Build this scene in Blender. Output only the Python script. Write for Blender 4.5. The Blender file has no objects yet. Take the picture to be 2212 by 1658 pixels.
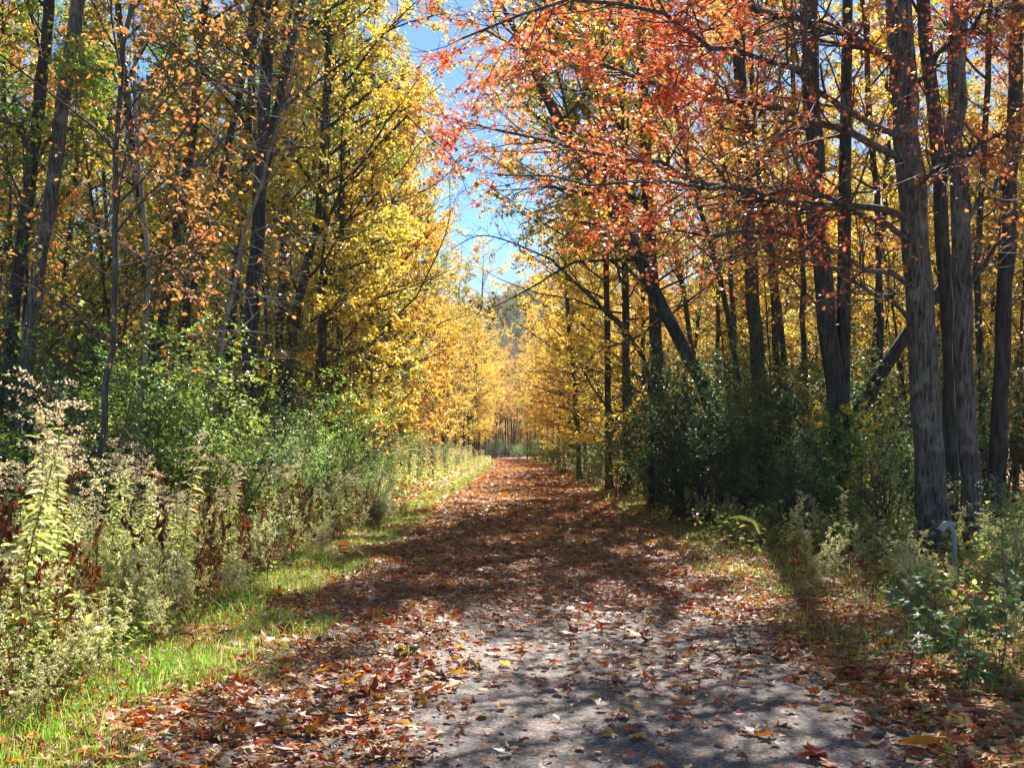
import bpy, math, random
import numpy as np
from math import radians as rad

SEED = 7
rs = np.random.RandomState(SEED)
random.seed(SEED)
S = bpy.context.scene
COL = S.collection
CAMZ = 1.6

# ------------------------------------------------------------------ helpers
def xc(y):
    """centre line of the trail (bends gently left far away)"""
    y = np.asarray(y, float)
    return np.where(y > 60, -0.00028 * (y - 60) ** 2, 0.0)

def ground_z(x, y):
    x = np.asarray(x, float); y = np.asarray(y, float)
    r = np.abs(x - xc(y))
    out = np.clip((r - 2.4) / 3.0, 0, 1)
    n = 0.06 * np.sin(x * 0.9 + 1.3 * np.sin(y * 0.31)) + 0.05 * np.sin(y * 0.7 + x * 0.5) + 0.14 * np.sin(x * 0.11 + y * 0.07)
    return out * n

def Wp(px, py, d):
    """a reading taken from the photo, at depth d, as a place in the world"""
    return ((px - 1135) / 2212 * d, d, CAMZ + (970 - py) / 2212 * d)

def norm(v):
    return v / np.maximum(np.linalg.norm(v, axis=-1, keepdims=True), 1e-9)

class Acc:
    """collects vertices, faces, colours; builds ONE mesh object"""
    def __init__(s):
        s.V = []; s.F = {}; s.C = []; s.n = 0
    def add(s, V, F, mat=0, C=None, smooth=False):
        V = np.asarray(V, np.float32).reshape(-1, 3); F = np.asarray(F, np.int32)
        if len(V) == 0: return
        s.V.append(V)
        if C is None: C = np.ones((len(V), 3), np.float32) * 0.5
        C = np.asarray(C, np.float32)
        if C.ndim == 1: C = np.tile(C, (len(V), 1))
        s.C.append(C)
        s.F.setdefault((F.shape[1], mat, smooth), []).append(F + s.n)
        s.n += len(V)
    def merge(s, o, matshift=0):
        base = s.n
        for V, C in zip(o.V, o.C): s.V.append(V); s.C.append(C)
        for (k, m, sm), L in o.F.items():
            s.F.setdefault((k, m + matshift, sm), []).extend([f + base for f in L])
        s.n += o.n
    def mesh(s, name, mats, origin=(0, 0, 0)):
        me = bpy.data.meshes.new(name)
        V = np.concatenate(s.V) - np.asarray(origin, np.float32)
        C = np.concatenate(s.C)
        loops = []; starts = []; mi = []; sm = []; p = 0
        for (k, m, smo), L in s.F.items():
            F = np.concatenate(L)
            loops.append(F.ravel()); nf = len(F)
            starts.append(p + np.arange(nf) * k); p += nf * k
            mi.append(np.full(nf, m, np.int32)); sm.append(np.full(nf, smo, bool))
        loops = np.concatenate(loops).astype(np.int32); starts = np.concatenate(starts).astype(np.int32)
        mi = np.concatenate(mi); sm = np.concatenate(sm)
        me.vertices.add(len(V)); me.vertices.foreach_set('co', V.astype(np.float32).ravel())
        me.loops.add(len(loops)); me.loops.foreach_set('vertex_index', loops)
        me.polygons.add(len(starts)); me.polygons.foreach_set('loop_start', starts)
        me.polygons.foreach_set('material_index', mi); me.polygons.foreach_set('use_smooth', sm)
        for m in mats: me.materials.append(m)
        a = me.attributes.new('tint', 'FLOAT_COLOR', 'POINT')
        a.data.foreach_set('color', np.concatenate([C, np.ones((len(C), 1), np.float32)], 1).astype(np.float32).ravel())
        me.update(calc_edges=True)
        return me
    def obj(s, name, mats, parent=None, origin=(0, 0, 0), loc=None):
        o = bpy.data.objects.new(name, s.mesh(name, mats, origin)); COL.objects.link(o)
        if parent is not None: o.parent = parent
        if loc is not None: o.location = loc
        return o

def tag(o, label=None, cat=None, group=None, kind=None):
    if label: o['label'] = label
    if cat: o['category'] = cat
    if group: o['group'] = group
    if kind: o['kind'] = kind
    return o

def thing(name, label, cat, loc=(0, 0, 0), rz=0, group=None, scale=1.0):
    o = bpy.data.objects.new(name, None); COL.objects.link(o)
    o.empty_display_size = 0.2
    o.location = loc; o.rotation_euler = (0, 0, rz); o.scale = (scale,) * 3
    return tag(o, label, cat, group)

CH = {}
def child(o, parent):
    o.parent = parent; CH.setdefault(parent.name, []).append(o); return o

def dup(root, loc, rz, scale, label=None, group=None, tilt=(0, 0)):
    r = root.copy(); COL.objects.link(r)
    r.location = loc; r.rotation_euler = (tilt[0], tilt[1], rz)
    r.scale = scale if isinstance(scale, tuple) else (scale,) * 3
    if label: r['label'] = label
    if group: r['group'] = group
    for ch in CH.get(root.name, []):
        c = ch.copy(); COL.objects.link(c); c.parent = r
    return r

def tubes(P, R, sides, caps=False):
    """P (N,K,3), R (N,K) -> verts, quads"""
    P = np.asarray(P, float); R = np.asarray(R, float)
    N, K, _ = P.shape
    T = norm(np.gradient(P, axis=1))
    m = norm(P[:, -1] - P[:, 0])
    ref = np.where(np.abs(m[:, 2:3]) > 0.7, np.array([[1.0, 0.1, 0.0]]), np.array([[0.05, 0.0, 1.0]]))
    U = norm(np.cross(T, ref[:, None, :])); W = np.cross(T, U)
    a = np.arange(sides) / sides * 2 * np.pi
    V = P[:, :, None, :] + R[:, :, None, None] * (U[:, :, None, :] * np.cos(a)[None, None, :, None] + W[:, :, None, :] * np.sin(a)[None, None, :, None])
    V = V.reshape(-1, 3)
    i = np.arange(N)[:, None, None] * K * sides; k = np.arange(K - 1)[None, :, None] * sides; j = np.arange(sides)[None, None, :]
    j2 = (j + 1) % sides
    F = np.stack([i + k + j, i + k + j2, i + k + sides + j2, i + k + sides + j], -1).reshape(-1, 4)
    return V, F

def sample(P, R, idx, t):
    K = P.shape[1]; f = np.clip(t, 0, 0.9999) * (K - 1); k = f.astype(int); w = (f - k)[:, None]
    a = P[idx, k]; b = P[idx, k + 1]
    return a * (1 - w) + b * w, norm(b - a), R[idx, k] * (1 - w[:, 0]) + R[idx, k + 1] * w[:, 0]

def march(rng, pos, d, L, K, wob, up):
    """polylines starting at pos along d, with wobble and upward (or downward) pull"""
    N = len(pos); P = np.zeros((N, K, 3)); P[:, 0] = pos; cur = d.copy()
    for k in range(1, K):
        cur = cur + rng.normal(0, wob, (N, 3)); cur[:, 2] += up
        cur = norm(cur); P[:, k] = P[:, k - 1] + cur * (L / (K - 1))[:, None]
    return P

def spawn(rng, P, R, n, t0, t1, ang, Lf, K, flat=1.0, up=0.0, wob=0.12, rf=0.5, rmin=0.004, Lmax=9, Labs=None, taper=0.25):
    N = len(P); idx = np.repeat(np.arange(N), n)
    t = t0 + (t1 - t0) * ((np.tile(np.arange(n), N) + rng.rand(N * n)) / n)
    pos, tan, r = sample(P, R, idx, t)
    Lp = np.linalg.norm(np.diff(P, axis=1), axis=2).sum(1)[idx]
    perp = rng.normal(0, 1, (N * n, 3)); perp[:, 2] *= flat
    perp -= (perp * tan).sum(1, keepdims=True) * tan; perp = norm(perp)
    a = ang * rng.uniform(0.7, 1.3, N * n)
    d = tan * np.cos(a)[:, None] + perp * np.sin(a)[:, None]
    L = Lp * Lf * (1 - 0.55 * t) * rng.uniform(0.55, 1.25, N * n) if Labs is None else Labs * rng.uniform(0.6, 1.3, N * n)
    L = np.minimum(L, Lmax)
    Q = march(rng, pos, d, L, K, wob, up)
    r0 = np.maximum(r * rf, rmin); RR = r0[:, None] * np.linspace(1, taper, K)[None]
    return Q, RR

# leaf templates: (verts Nx3 with x=along, y=across, z=normal; faces)
def T_diamond():
    return np.array([[0, 0, 0], [.45, .38, .10], [1, 0, -.05], [.45, -.38, .10]]), np.array([[0, 2, 1], [0, 3, 2]])
def T_ovate(w=.30, z=.09):
    return np.array([[0, 0, 0], [.28, w, z], [.68, w * .8, z * .6], [1, 0, -.10], [.68, -w * .8, z * .6], [.28, -w, z]]), np.array([[0, 3, 2, 1], [0, 5, 4, 3]])
def T_maple(curl=(0.1, -0.1), jag=0):
    ang = np.radians([0, 16, 24, 38, 58, 72, 84, 108, 128, 146, 180, 214, 232, 252, 276, 288, 302, 322, 336, 344])
    r = np.array([1, .62, .66, .40, .88, .62, .38, .62, .34, .30, .12, .30, .34, .62, .38, .62, .88, .40, .66, .62])
    if jag == 0:
        sel = [0, 3, 4, 6, 7, 10, 13, 14, 16, 17]; ang = ang[sel]; r = r[sel]
    x = .38 + .62 * r * np.cos(ang); y = .62 * r * np.sin(ang)
    V = np.stack([x, y, curl[0] * y * y * 2 + curl[1] * (x - .4) ** 2 * 2], 1)
    V = np.vstack([[[.38, 0, 0.0]], V]); n = len(ang)
    F = np.array([[0, 1 + i, 1 + (i + 1) % n] for i in range(n)])
    return V, F

def place(rng, pos, A, C, size, tpl, width=None):
    """instances of a leaf template: pos (M,3), A along, C normal hint, size (M,)"""
    TV, TF = tpl; M = len(pos)
    A = norm(A); B = norm(np.cross(C, A)); C = np.cross(A, B)
    s = size[:, None, None]
    w = 1.0 if width is None else width
    V = pos[:, None, :] + s * (A[:, None, :] * TV[None, :, 0:1] + w * B[:, None, :] * TV[None, :, 1:2] + C[:, None, :] * TV[None, :, 2:3])
    F = (np.arange(M)[:, None, None] * len(TV) + TF[None]).reshape(-1, TF.shape[1])
    return V.reshape(-1, 3), F

def ramp(pal, t):
    pal = np.asarray(pal, float); n = len(pal)
    f = np.clip(t, 0, 0.9999) * (n - 1); k = f.astype(int); w = (f - k)[:, None]
    return pal[k] * (1 - w) + pal[k + 1] * w

def lownoise(P, sc, ph=0.0):
    x, y, z = P[:, 0] / sc + ph, P[:, 1] / sc + ph * 1.7, P[:, 2] / sc - ph
    return 0.5 + 0.25 * (np.sin(1.9 * x + 1.3 * np.sin(1.1 * z)) + np.sin(1.7 * y + 1.9 * np.sin(1.3 * x + z))) * 1.0

def add_leaves(acc, rng, P, R, n, size, tpl, pal, t0=0.1, droop=0.35, tilt=0.55, mat=1, keep=None, clump=1.2, jit=0.30, ph=0.0, drop=0.0, gap=.22):
    N = len(P); idx = np.repeat(np.arange(N), n)
    t = rng.uniform(t0, 1.02, N * n)
    if drop > 0:
        # whole twigs lose their leaves
        alive = rng.rand(N) > drop
        m = alive[idx]; idx = idx[m]; t = t[m]
    pos, tan, r = sample(P, R, idx, t); M = len(pos)
    pos = pos + rng.normal(0, size * 0.25, (M, 3))
    tone = lownoise(pos, clump, ph)
    if gap > 0:
        g = lownoise(pos, .75, ph + 3.3); k = rng.rand(M) < np.clip((g - gap) / .2, .06, 1); pos = pos[k]; tan = tan[k]; tone = tone[k]; M = len(pos)
    if keep is not None:
        k = keep(pos, rng); pos = pos[k]; tan = tan[k]; tone = tone[k]; M = len(pos)
    if M == 0: return
    A = tan * 0.5 + rng.normal(0, .75, (M, 3)); A[:, 2] = A[:, 2] * 0.5 - droop
    C = rng.normal(0, tilt, (M, 3)); C[:, 2] += 1.0
    sz = size * rng.uniform(0.6, 1.25, M)
    V, F = place(rng, pos, A, C, sz, tpl)
    c = ramp(pal, tone + rng.normal(0, jit, M) * 0.6) * rng.uniform(0.75, 1.15, (M, 1))
    acc.add(V, F, mat, np.repeat(c, len(tpl[0]), 0))

# ------------------------------------------------------------------ materials
def newmat(name):
    m = bpy.data.materials.new(name); m.use_nodes = True; nt = m.node_tree; nt.nodes.clear()
    return m, nt, nt.nodes, nt.links

def leaf_mat(name, trans=0.5, rough=0.4, spec=0.5, sat=1.1, gain=1.0):
    m, nt, N, L = newmat(name)
    o = N.new('ShaderNodeOutputMaterial'); a = N.new('ShaderNodeAttribute'); a.attribute_name = 'tint'
    oi = N.new('ShaderNodeObjectInfo')
    hs = N.new('ShaderNodeHueSaturation')
    mr = N.new('ShaderNodeMapRange'); mr.inputs[3].default_value = 0.488; mr.inputs[4].default_value = 0.512
    L.new(oi.outputs['Random'], mr.inputs[0]); L.new(mr.outputs[0], hs.inputs['Hue'])
    mv = N.new('ShaderNodeMapRange'); mv.inputs[3].default_value = 0.85 * gain; mv.inputs[4].default_value = 1.12 * gain
    L.new(oi.outputs['Random'], mv.inputs[0]); L.new(mv.outputs[0], hs.inputs['Value'])
    L.new(a.outputs['Color'], hs.inputs['Color'])
    p = N.new('ShaderNodeBsdfPrincipled'); p.inputs['Roughness'].default_value = rough
    p.inputs['Specular IOR Level'].default_value = spec
    L.new(hs.outputs[0], p.inputs['Base Color'])
    h2 = N.new('ShaderNodeHueSaturation'); h2.inputs['Saturation'].default_value = sat; h2.inputs['Value'].default_value = 1.15
    L.new(hs.outputs[0], h2.inputs['Color'])
    t = N.new('ShaderNodeBsdfTranslucent'); L.new(h2.outputs[0], t.inputs['Color'])
    mx = N.new('ShaderNodeMixShader'); mx.inputs[0].default_value = trans
    L.new(p.outputs[0], mx.inputs[1]); L.new(t.outputs[0], mx.inputs[2]); L.new(mx.outputs[0], o.inputs['Surface'])
    return m

def bark_mat(name, c1, c2, scale=9, bump=0.5, moss=0.0):
    m, nt, N, L = newmat(name)
    o = N.new('ShaderNodeOutputMaterial'); p = N.new('ShaderNodeBsdfPrincipled')
    tc = N.new('ShaderNodeTexCoord'); mp = N.new('ShaderNodeMapping'); mp.inputs['Scale'].default_value = (1, 1, 0.13)
    n1 = N.new('ShaderNodeTexNoise'); n1.inputs['Scale'].default_value = scale * 2.2; n1.inputs['Detail'].default_value = 4; n1.inputs['Roughness'].default_value = .65
    L.new(tc.outputs['Object'], mp.inputs[0]); L.new(mp.outputs[0], n1.inputs['Vector'])
    n2 = N.new('ShaderNodeTexNoise'); n2.inputs['Scale'].default_value = 1.1; n2.inputs['Detail'].default_value = 3
    L.new(tc.outputs['Object'], n2.inputs['Vector'])
    cr = N.new('ShaderNodeValToRGB'); cr.color_ramp.elements[0].position = .38; cr.color_ramp.elements[1].position = .66
    cr.color_ramp.elements[0].color = (*c1, 1); cr.color_ramp.elements[1].color = (*c2, 1)
    L.new(n1.outputs[0], cr.inputs[0])
    mx = N.new('ShaderNodeMixRGB'); mx.blend_type = 'MULTIPLY'; mx.inputs[0].default_value = .7
    c2r = N.new('ShaderNodeValToRGB'); c2r.color_ramp.elements[0].position = .35; c2r.color_ramp.elements[0].color = (.55, .55, .58, 1)
    c2r.color_ramp.elements[1].position = .65; c2r.color_ramp.elements[1].color = (1.0, .98, .92, 1)
    L.new(n2.outputs[0], c2r.inputs[0]); L.new(cr.outputs[0], mx.inputs[1]); L.new(c2r.outputs[0], mx.inputs[2])
    L.new(mx.outputs[0], p.inputs['Base Color']); p.inputs['Roughness'].default_value = .8
    p.inputs['Specular IOR Level'].default_value = .3
    n3 = N.new('ShaderNodeTexNoise'); n3.inputs['Scale'].default_value = 3.2; n3.inputs['Detail'].default_value = 6; L.new(tc.outputs['Object'], n3.inputs['Vector'])
    c3 = N.new('ShaderNodeValToRGB'); c3.color_ramp.elements[0].position = .56; c3.color_ramp.elements[0].color = (0, 0, 0, 1); c3.color_ramp.elements[1].position = .68; c3.color_ramp.elements[1].color = (.55, .55, .55, 1)
    L.new(n3.outputs[0], c3.inputs[0]); m3 = N.new('ShaderNodeMixRGB'); L.new(c3.outputs[0], m3.inputs[0]); L.new(mx.outputs[0], m3.inputs[1]); m3.inputs[2].default_value = (c2[0] * 1.15, c2[1] * 1.3, c2[2] * 1.1, 1)
    L.new(m3.outputs[0], p.inputs['Base Color'])
    b = N.new('ShaderNodeBump'); b.inputs['Strength'].default_value = bump; b.inputs['Distance'].default_value = .03 if bump < .9 else .07
    L.new(n1.outputs[0], b.inputs['Height']); L.new(b.outputs[0], p.inputs['Normal'])
    L.new(p.outputs[0], o.inputs['Surface'])
    return m

def ground_mat(name, cols, scale, rough=.9, bump=.4, leafy=0.0, spec=.3, vscale=9.0):
    m, nt, N, L = newmat(name)
    o = N.new('ShaderNodeOutputMaterial'); p = N.new('ShaderNodeBsdfPrincipled'); tc = N.new('ShaderNodeTexCoord')
    n1 = N.new('ShaderNodeTexNoise'); n1.inputs['Scale'].default_value = scale; n1.inputs['Detail'].default_value = 8; n1.inputs['Roughness'].default_value = .7
    n2 = N.new('ShaderNodeTexNoise'); n2.inputs['Scale'].default_value = .6; n2.inputs['Detail'].default_value = 4
    L.new(tc.outputs['Object'], n1.inputs['Vector']); L.new(tc.outputs['Object'], n2.inputs['Vector'])
    cr = N.new('ShaderNodeValToRGB'); e = cr.color_ramp.elements
    e[0].position = .34; e[0].color = (*cols[0], 1); e[1].position = .66; e[1].color = (*cols[2], 1)
    k = e.new(.5); k.color = (*cols[1], 1)
    L.new(n1.outputs[0], cr.inputs[0])
    mx = N.new('ShaderNodeMixRGB'); mx.blend_type = 'MULTIPLY'; mx.inputs[0].default_value = .8
    c2 = N.new('ShaderNodeValToRGB'); c2.color_ramp.elements[0].position = .35; c2.color_ramp.elements[0].color = (.65, .63, .62, 1)
    c2.color_ramp.elements[1].position = .65; c2.color_ramp.elements[1].color = (1.1, 1.08, 1.05, 1)
    L.new(n2.outputs[0], c2.inputs[0]); L.new(cr.outputs[0], mx.inputs[1]); L.new(c2.outputs[0], mx.inputs[2])
    last = mx.outputs[0]
    if leafy > 0:
        v = N.new('ShaderNodeTexVoronoi'); v.inputs['Scale'].default_value = vscale; v.inputs['Randomness'].default_value = 1
        L.new(tc.outputs['Object'], v.inputs['Vector'])
        sp = N.new('ShaderNodeSeparateColor'); L.new(v.outputs['Color'], sp.inputs[0])
        lr = N.new('ShaderNodeValToRGB'); le = lr.color_ramp.elements
        le[0].position = 0; le[0].color = (.16, .06, .025, 1); le[1].position = 1; le[1].color = (.60, .32, .10, 1)
        for q, c in ((.3, (.30, .10, .04)), (.5, (.45, .17, .05)), (.75, (.40, .24, .12))):
            z = le.new(q); z.color = (*c, 1)
        L.new(sp.outputs[0], lr.inputs[0])
        gt = N.new('ShaderNodeMath'); gt.operation = 'LESS_THAN'; gt.inputs[1].default_value = leafy
        L.new(sp.outputs[1], gt.inputs[0])
        m2 = N.new('ShaderNodeMixRGB'); L.new(gt.outputs[0], m2.inputs[0]); L.new(last, m2.inputs[1]); L.new(lr.outputs[0], m2.inputs[2])
        last = m2.outputs[0]
    L.new(last, p.inputs['Base Color']); p.inputs['Roughness'].default_value = rough; p.inputs['Specular IOR Level'].default_value = spec
    b = N.new('ShaderNodeBump'); b.inputs['Strength'].default_value = bump; b.inputs['Distance'].default_value = .02
    L.new(n1.outputs[0], b.inputs['Height']); L.new(b.outputs[0], p.inputs['Normal'])
    L.new(p.outputs[0], o.inputs['Surface'])
    return m

M_leaf = leaf_mat('tree_leaf', trans=.55, rough=.42, spec=.5, sat=1.0)
M_green = leaf_mat('green_leaf', trans=.52, rough=.40, spec=.5)
M_grass = leaf_mat('grass_blade', trans=.5, rough=.35, spec=.5)
M_fallen = leaf_mat('fallen_leaf', trans=.34, rough=.48, spec=.45, sat=1.15)
M_dry = leaf_mat('dry_plant', trans=.5, rough=.36, spec=.6, gain=1.1)
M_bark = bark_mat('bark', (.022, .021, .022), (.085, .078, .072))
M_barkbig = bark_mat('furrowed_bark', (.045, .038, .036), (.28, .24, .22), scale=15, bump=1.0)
M_twig = bark_mat('twig', (.06, .05, .045), (.16, .14, .125), scale=12, bump=.1)
M_pale = bark_mat('pale_twig', (.16, .14, .12), (.32, .28, .24), scale=12, bump=.1)
M_ground = ground_mat('forest_floor', ((.035, .024, .014), (.09, .055, .03), (.17, .10, .05)), 14, leafy=.75)
M_path = ground_mat('path_gravel', ((.035, .030, .030), (.135, .118, .116), (.42, .37, .35)), 44, rough=.75, bump=1.0, spec=.45, leafy=.09, vscale=48)
M_hill = ground_mat('hill_soil', ((.05, .04, .03), (.10, .07, .05), (.16, .10, .06)), .5)

# palettes (linear base colours)
YEL = [(.42, .35, .07), (.68, .52, .08), (.84, .62, .08), (.82, .55, .07), (.62, .38, .08)]
GOLD = [(.36, .30, .07), (.58, .42, .07), (.76, .54, .07), (.78, .46, .06), (.72, .34, .06)]
OLIVE = [(.12, .20, .04), (.26, .32, .05), (.46, .44, .06), (.60, .48, .07), (.52, .34, .07)]
ORNG = [(.60, .44, .10), (.74, .42, .07), (.76, .30, .05), (.66, .20, .05), (.48, .20, .08)]
RED = [(.80, .40, .08), (.78, .22, .06), (.72, .11, .055), (.64, .075, .055), (.74, .22, .07), (.56, .14, .08), (.72, .38, .08)]
GRN = [(.05, .12, .025), (.10, .20, .03), (.18, .30, .04), (.34, .42, .05), (.55, .48, .06)]
BRWN = [(.20, .14, .09), (.28, .18, .10), (.38, .22, .10), (.26, .14, .09), (.30, .24, .13)]
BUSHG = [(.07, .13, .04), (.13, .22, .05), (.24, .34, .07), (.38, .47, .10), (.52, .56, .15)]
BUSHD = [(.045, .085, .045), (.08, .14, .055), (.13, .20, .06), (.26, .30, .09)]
WEEDP = [(.42, .46, .16), (.56, .55, .22), (.66, .62, .32), (.56, .62, .16)]
TAN = [(.38, .29, .16), (.55, .45, .28), (.72, .64, .46), (.48, .33, .18)]
DRIED = [(.10, .04, .025), (.18, .07, .03), (.30, .10, .03), (.14, .08, .05)]

# ------------------------------------------------------------------ tree growing
def smooth_line(pts, K):
    pts = np.asarray(pts, float)
    s = np.concatenate([[0], np.cumsum(np.linalg.norm(np.diff(pts, axis=0), axis=1))]); u = np.linspace(0, s[-1], K)
    # Catmull-like smoothing through linear resample + blur
    Q = np.stack([np.interp(u, s, pts[:, i]) for i in range(3)], 1)
    for _ in range(3):
        Q[1:-1] = Q[1:-1] * .5 + (Q[:-2] + Q[2:]) * .25
    return Q

def grow(rng, trunk, r0, r1, n1=22, h0=.30, L1=3.2, el=(15, 60), n2=7, n3=5, nl=9, size=.10, tpl=None, pal=YEL,
         bias=None, limbs=(), keep=None, drop=0.0, sides=10, K=22, ph=None, l2=.45, twigL=.55, barkbig=False, clump=1.3, stems=(), flat=.55,
         limbK=9, nl2=None, tilt=.55, droop=.35, limb_n2=14, top_spread=1.0):
    """one tree: returns (trunk Acc, crown Acc)"""
    TA = Acc(); CA = Acc()
    ph = rng.rand() * 10 if ph is None else ph
    tpl = tpl or T_diamond()
    T = smooth_line(trunk, K)[None]
    T[:, 1:-1, :2] += rng.normal(0, .02, (1, K - 2, 2))
    H = T[0, -1, 2] - T[0, 0, 2]
    tt = np.linspace(0, 1, K)
    RT = (r0 * (1 - tt) ** .8 + r1 * tt * (1 - tt) + .01)
    RT = np.maximum(np.interp(tt, [0, .02, .05, 1], [1.45, 1.2, 1.0, 1.0]) * (r0 + (r1 - r0) * tt), .012)
    RT = np.where(tt > .75, RT * (1 - (tt - .75) / .25 * .85), RT)[None]
    V, F = tubes(T, RT, sides)
    if barkbig:
        c = np.repeat(T[0], sides, 0); d = V - c; a = np.tile(np.arange(sides), K)
        V = c + d * (1 + .07 * np.sin(a * 2.4 + c[:, 2:3].ravel() * .5) + .05 * rng.normal(0, 1, len(V)))[:, None]
    TA.add(V, F, 0, smooth=True)
    allP = [T]; allR = [RT]
    for st in stems:       # extra stems: (pts, r0, r1)
        Q = smooth_line(st[0], K)[None]; RQ = np.linspace(st[1], st[2], K)[None]
        V, F = tubes(Q, RQ, 8); TA.add(V, F, 0, smooth=True); allP.append(Q); allR.append(RQ)
    # limbs
    LP = []; LR = []
    for Pt, Rt, cnt in [(p, r, n1 if i == 0 else max(5, int(n1 * .6))) for i, (p, r) in enumerate(zip(allP, allR))]:
        t = h0 + (1 - h0) * (np.arange(cnt) + rng.rand(cnt)) / cnt
        if Pt is not T and len(stems): t = .1 + .9 * (np.arange(cnt) + rng.rand(cnt)) / cnt
        pos, tan, r = sample(Pt, Rt, np.zeros(cnt, int), t)
        az = np.arange(cnt) * 2.4 + rng.rand() * 6 + rng.normal(0, .4, cnt)
        d = np.stack([np.cos(az), np.sin(az), np.zeros(cnt)], 1)
        if bias is not None: d = norm(d + np.array([bias[0], bias[1], 0]) * (1 - .3 * t)[:, None])
        e = np.radians(el[0] + (el[1] - el[0]) * t ** 1.3 + rng.normal(0, 8, cnt))
        d = norm(d * np.cos(e)[:, None] + np.array([[0, 0, 1]]) * np.sin(e)[:, None])
        prof = np.interp(t, [0, h0, h0 + (1 - h0) * .35, 1], [.6, .75, 1.0, .38 * top_spread])
        L = L1 * prof * rng.uniform(.65, 1.25, cnt)
        Q = march(rng, pos, d, L, limbK, .10, .02)
        r0_ = np.minimum(np.maximum(r * .5, .012), .012 + L * .0085)
        LP.append(Q); LR.append(r0_[:, None] * np.linspace(1, .25, limbK)[None])
    P1 = np.concatenate(LP); R1 = np.concatenate(LR)
    V, F = tubes(P1, R1, 5); TA.add(V, F, 0, smooth=True)
    P2, R2 = spawn(rng, P1, R1, n2, .18, .98, .85, l2, 6, flat=flat, up=.02, wob=.14, rf=.55, rmin=.006)
    if len(limbs):
        EL = []; ER = []
        for pts, ra, rb in limbs:
            Q = smooth_line(pts, limbK)[None].copy(); Q[:, 1:] += rng.normal(0, .05, (1, limbK - 1, 3)); EL.append(Q); ER.append(np.linspace(ra, rb, limbK)[None])
        E = np.concatenate(EL); ERR = np.concatenate(ER)
        V, F = tubes(E, ERR, 7); TA.add(V, F, 0, smooth=True)
        X2, XR = spawn(rng, E, ERR, limb_n2, .15, 1.0, .8, .34, 6, flat=flat, up=.02, wob=.14, rf=.5, rmin=.007, Lmax=2.2)
        P2 = np.concatenate([P2, X2]); R2 = np.concatenate([R2, XR])
    V, F = tubes(P2, R2, 4); CA.add(V, F, 0, smooth=True)
    P3, R3 = spawn(rng, P2, R2, n3, .12, 1.0, .8, .5, 4, flat=flat, up=.0, wob=.16, rf=.6, rmin=.0035, Labs=twigL)
    V, F = tubes(P3, R3, 3); CA.add(V, F, 0)
    add_leaves(CA, rng, P3, R3, nl, size, tpl, pal, keep=keep, ph=ph, drop=drop, clump=clump, tilt=tilt, droop=droop)
    add_leaves(CA, rng, P2, R2, nl2 or nl, size, tpl, pal, t0=.4, keep=keep, ph=ph, drop=drop, clump=clump, tilt=tilt, droop=droop)
    return TA, CA

# --- crowns stop where the trail's light corridor begins (the trees keep clear of it)
def keep_world(pos, rng):
    x = pos[:, 0] - xc(pos[:, 1]); y = pos[:, 1]; z = pos[:, 2]
    wig = .55 * np.sin(y * .9 + z * .7) + .45 * np.sin(z * 1.7 - y * .4) + rng.normal(0, .35, len(x))
    left = x < -3.5 + wig * .8 + .5 * np.clip((z - 8) / 4, 0, 1) * np.clip((55 - y) / 15, 0, 1) + np.clip((6 - z) / 6, 0, 1) * 1.0
    right = x > -0.7 + wig * .9 - np.clip((z - 8) / 4, 0, 1) * 1.4 * np.clip((60 - y) / 15, 0, 1) - np.clip((y - 40) / 50, 0, 1) * 1.2 + np.clip((5 - z) / 5, 0, 1) * 3.0
    return (left | right) & (z > .15)

def keep_red(pos, rng):
    r = rng.rand(len(pos)); x = pos[:, 0]; z = pos[:, 2]
    thin = np.interp(x, [2.6, 4.6], [1.0, .36]) * np.interp(z, [3.8, 5.6], [.18, 1.0])
    return (r < thin) & (pos[:, 0] > -1.15 + rng.normal(0, .12, len(pos))) & (pos[:, 2] > 1.2) & (pos[:, 1] > 8.2)

def hero(name, label, cat, trunk_px, d, r0, r1, H, barkmat=None, group=None, seed=0, limbs_px=(), stems_px=(), leafmat=None, lean=None, base=None, **kw):
    rng = np.random.RandomState(seed)
    pts = [Wp(px, py, d) if np.isscalar(px) and not isinstance(py, tuple) else (px, py) for px, py in trunk_px]
    b = list(pts[0]); gz = float(ground_z(b[0], b[1]))
    if b[2] > gz + .3:                       # carry the trunk down to the ground
        dx = (pts[0][0] - pts[1][0]) / max(.1, abs(pts[1][2] - pts[0][2])) * .5
        pts.insert(0, (b[0] + dx * (b[2] - gz), b[1], gz - .1)); 
    else: pts[0] = (b[0], b[1], gz - .1)
    top = pts[-1]; prev = pts[-2]
    if top[2] < H:
        sl = (top[0] - prev[0]) / max(.5, top[2] - prev[2]) * .6
        pts.append((top[0] + sl * (H - top[2]), top[1] + .3, H))
    limbs = [([Wp(*q) for q in L[0]], L[1], L[2]) for L in limbs_px]
    stems = []
    for st in stems_px:
        q = [Wp(*s) for s in st[0]]; t = q[-1]; pv = q[-2]
        hh = st[3] if len(st) > 3 else H * .9
        if t[2] < hh:
            sl = (t[0] - pv[0]) / max(.5, t[2] - pv[2]) * .6; q.append((t[0] + sl * (hh - t[2]), t[1], hh))
        stems.append((q, st[1], st[2]))
    TA, CA = grow(rng, pts, r0, r1, limbs=limbs, stems=stems, keep=kw.pop('keep', keep_world), **kw)
    o = (pts[0][0], pts[0][1], gz)
    root = thing(name, label, cat, o, 0, group)
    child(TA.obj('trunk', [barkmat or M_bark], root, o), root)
    child(CA.obj('crown', [M_twig, leafmat or M_leaf], root, o), root)
    return root

MAPLE = T_maple(); OV = T_ovate()

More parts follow.
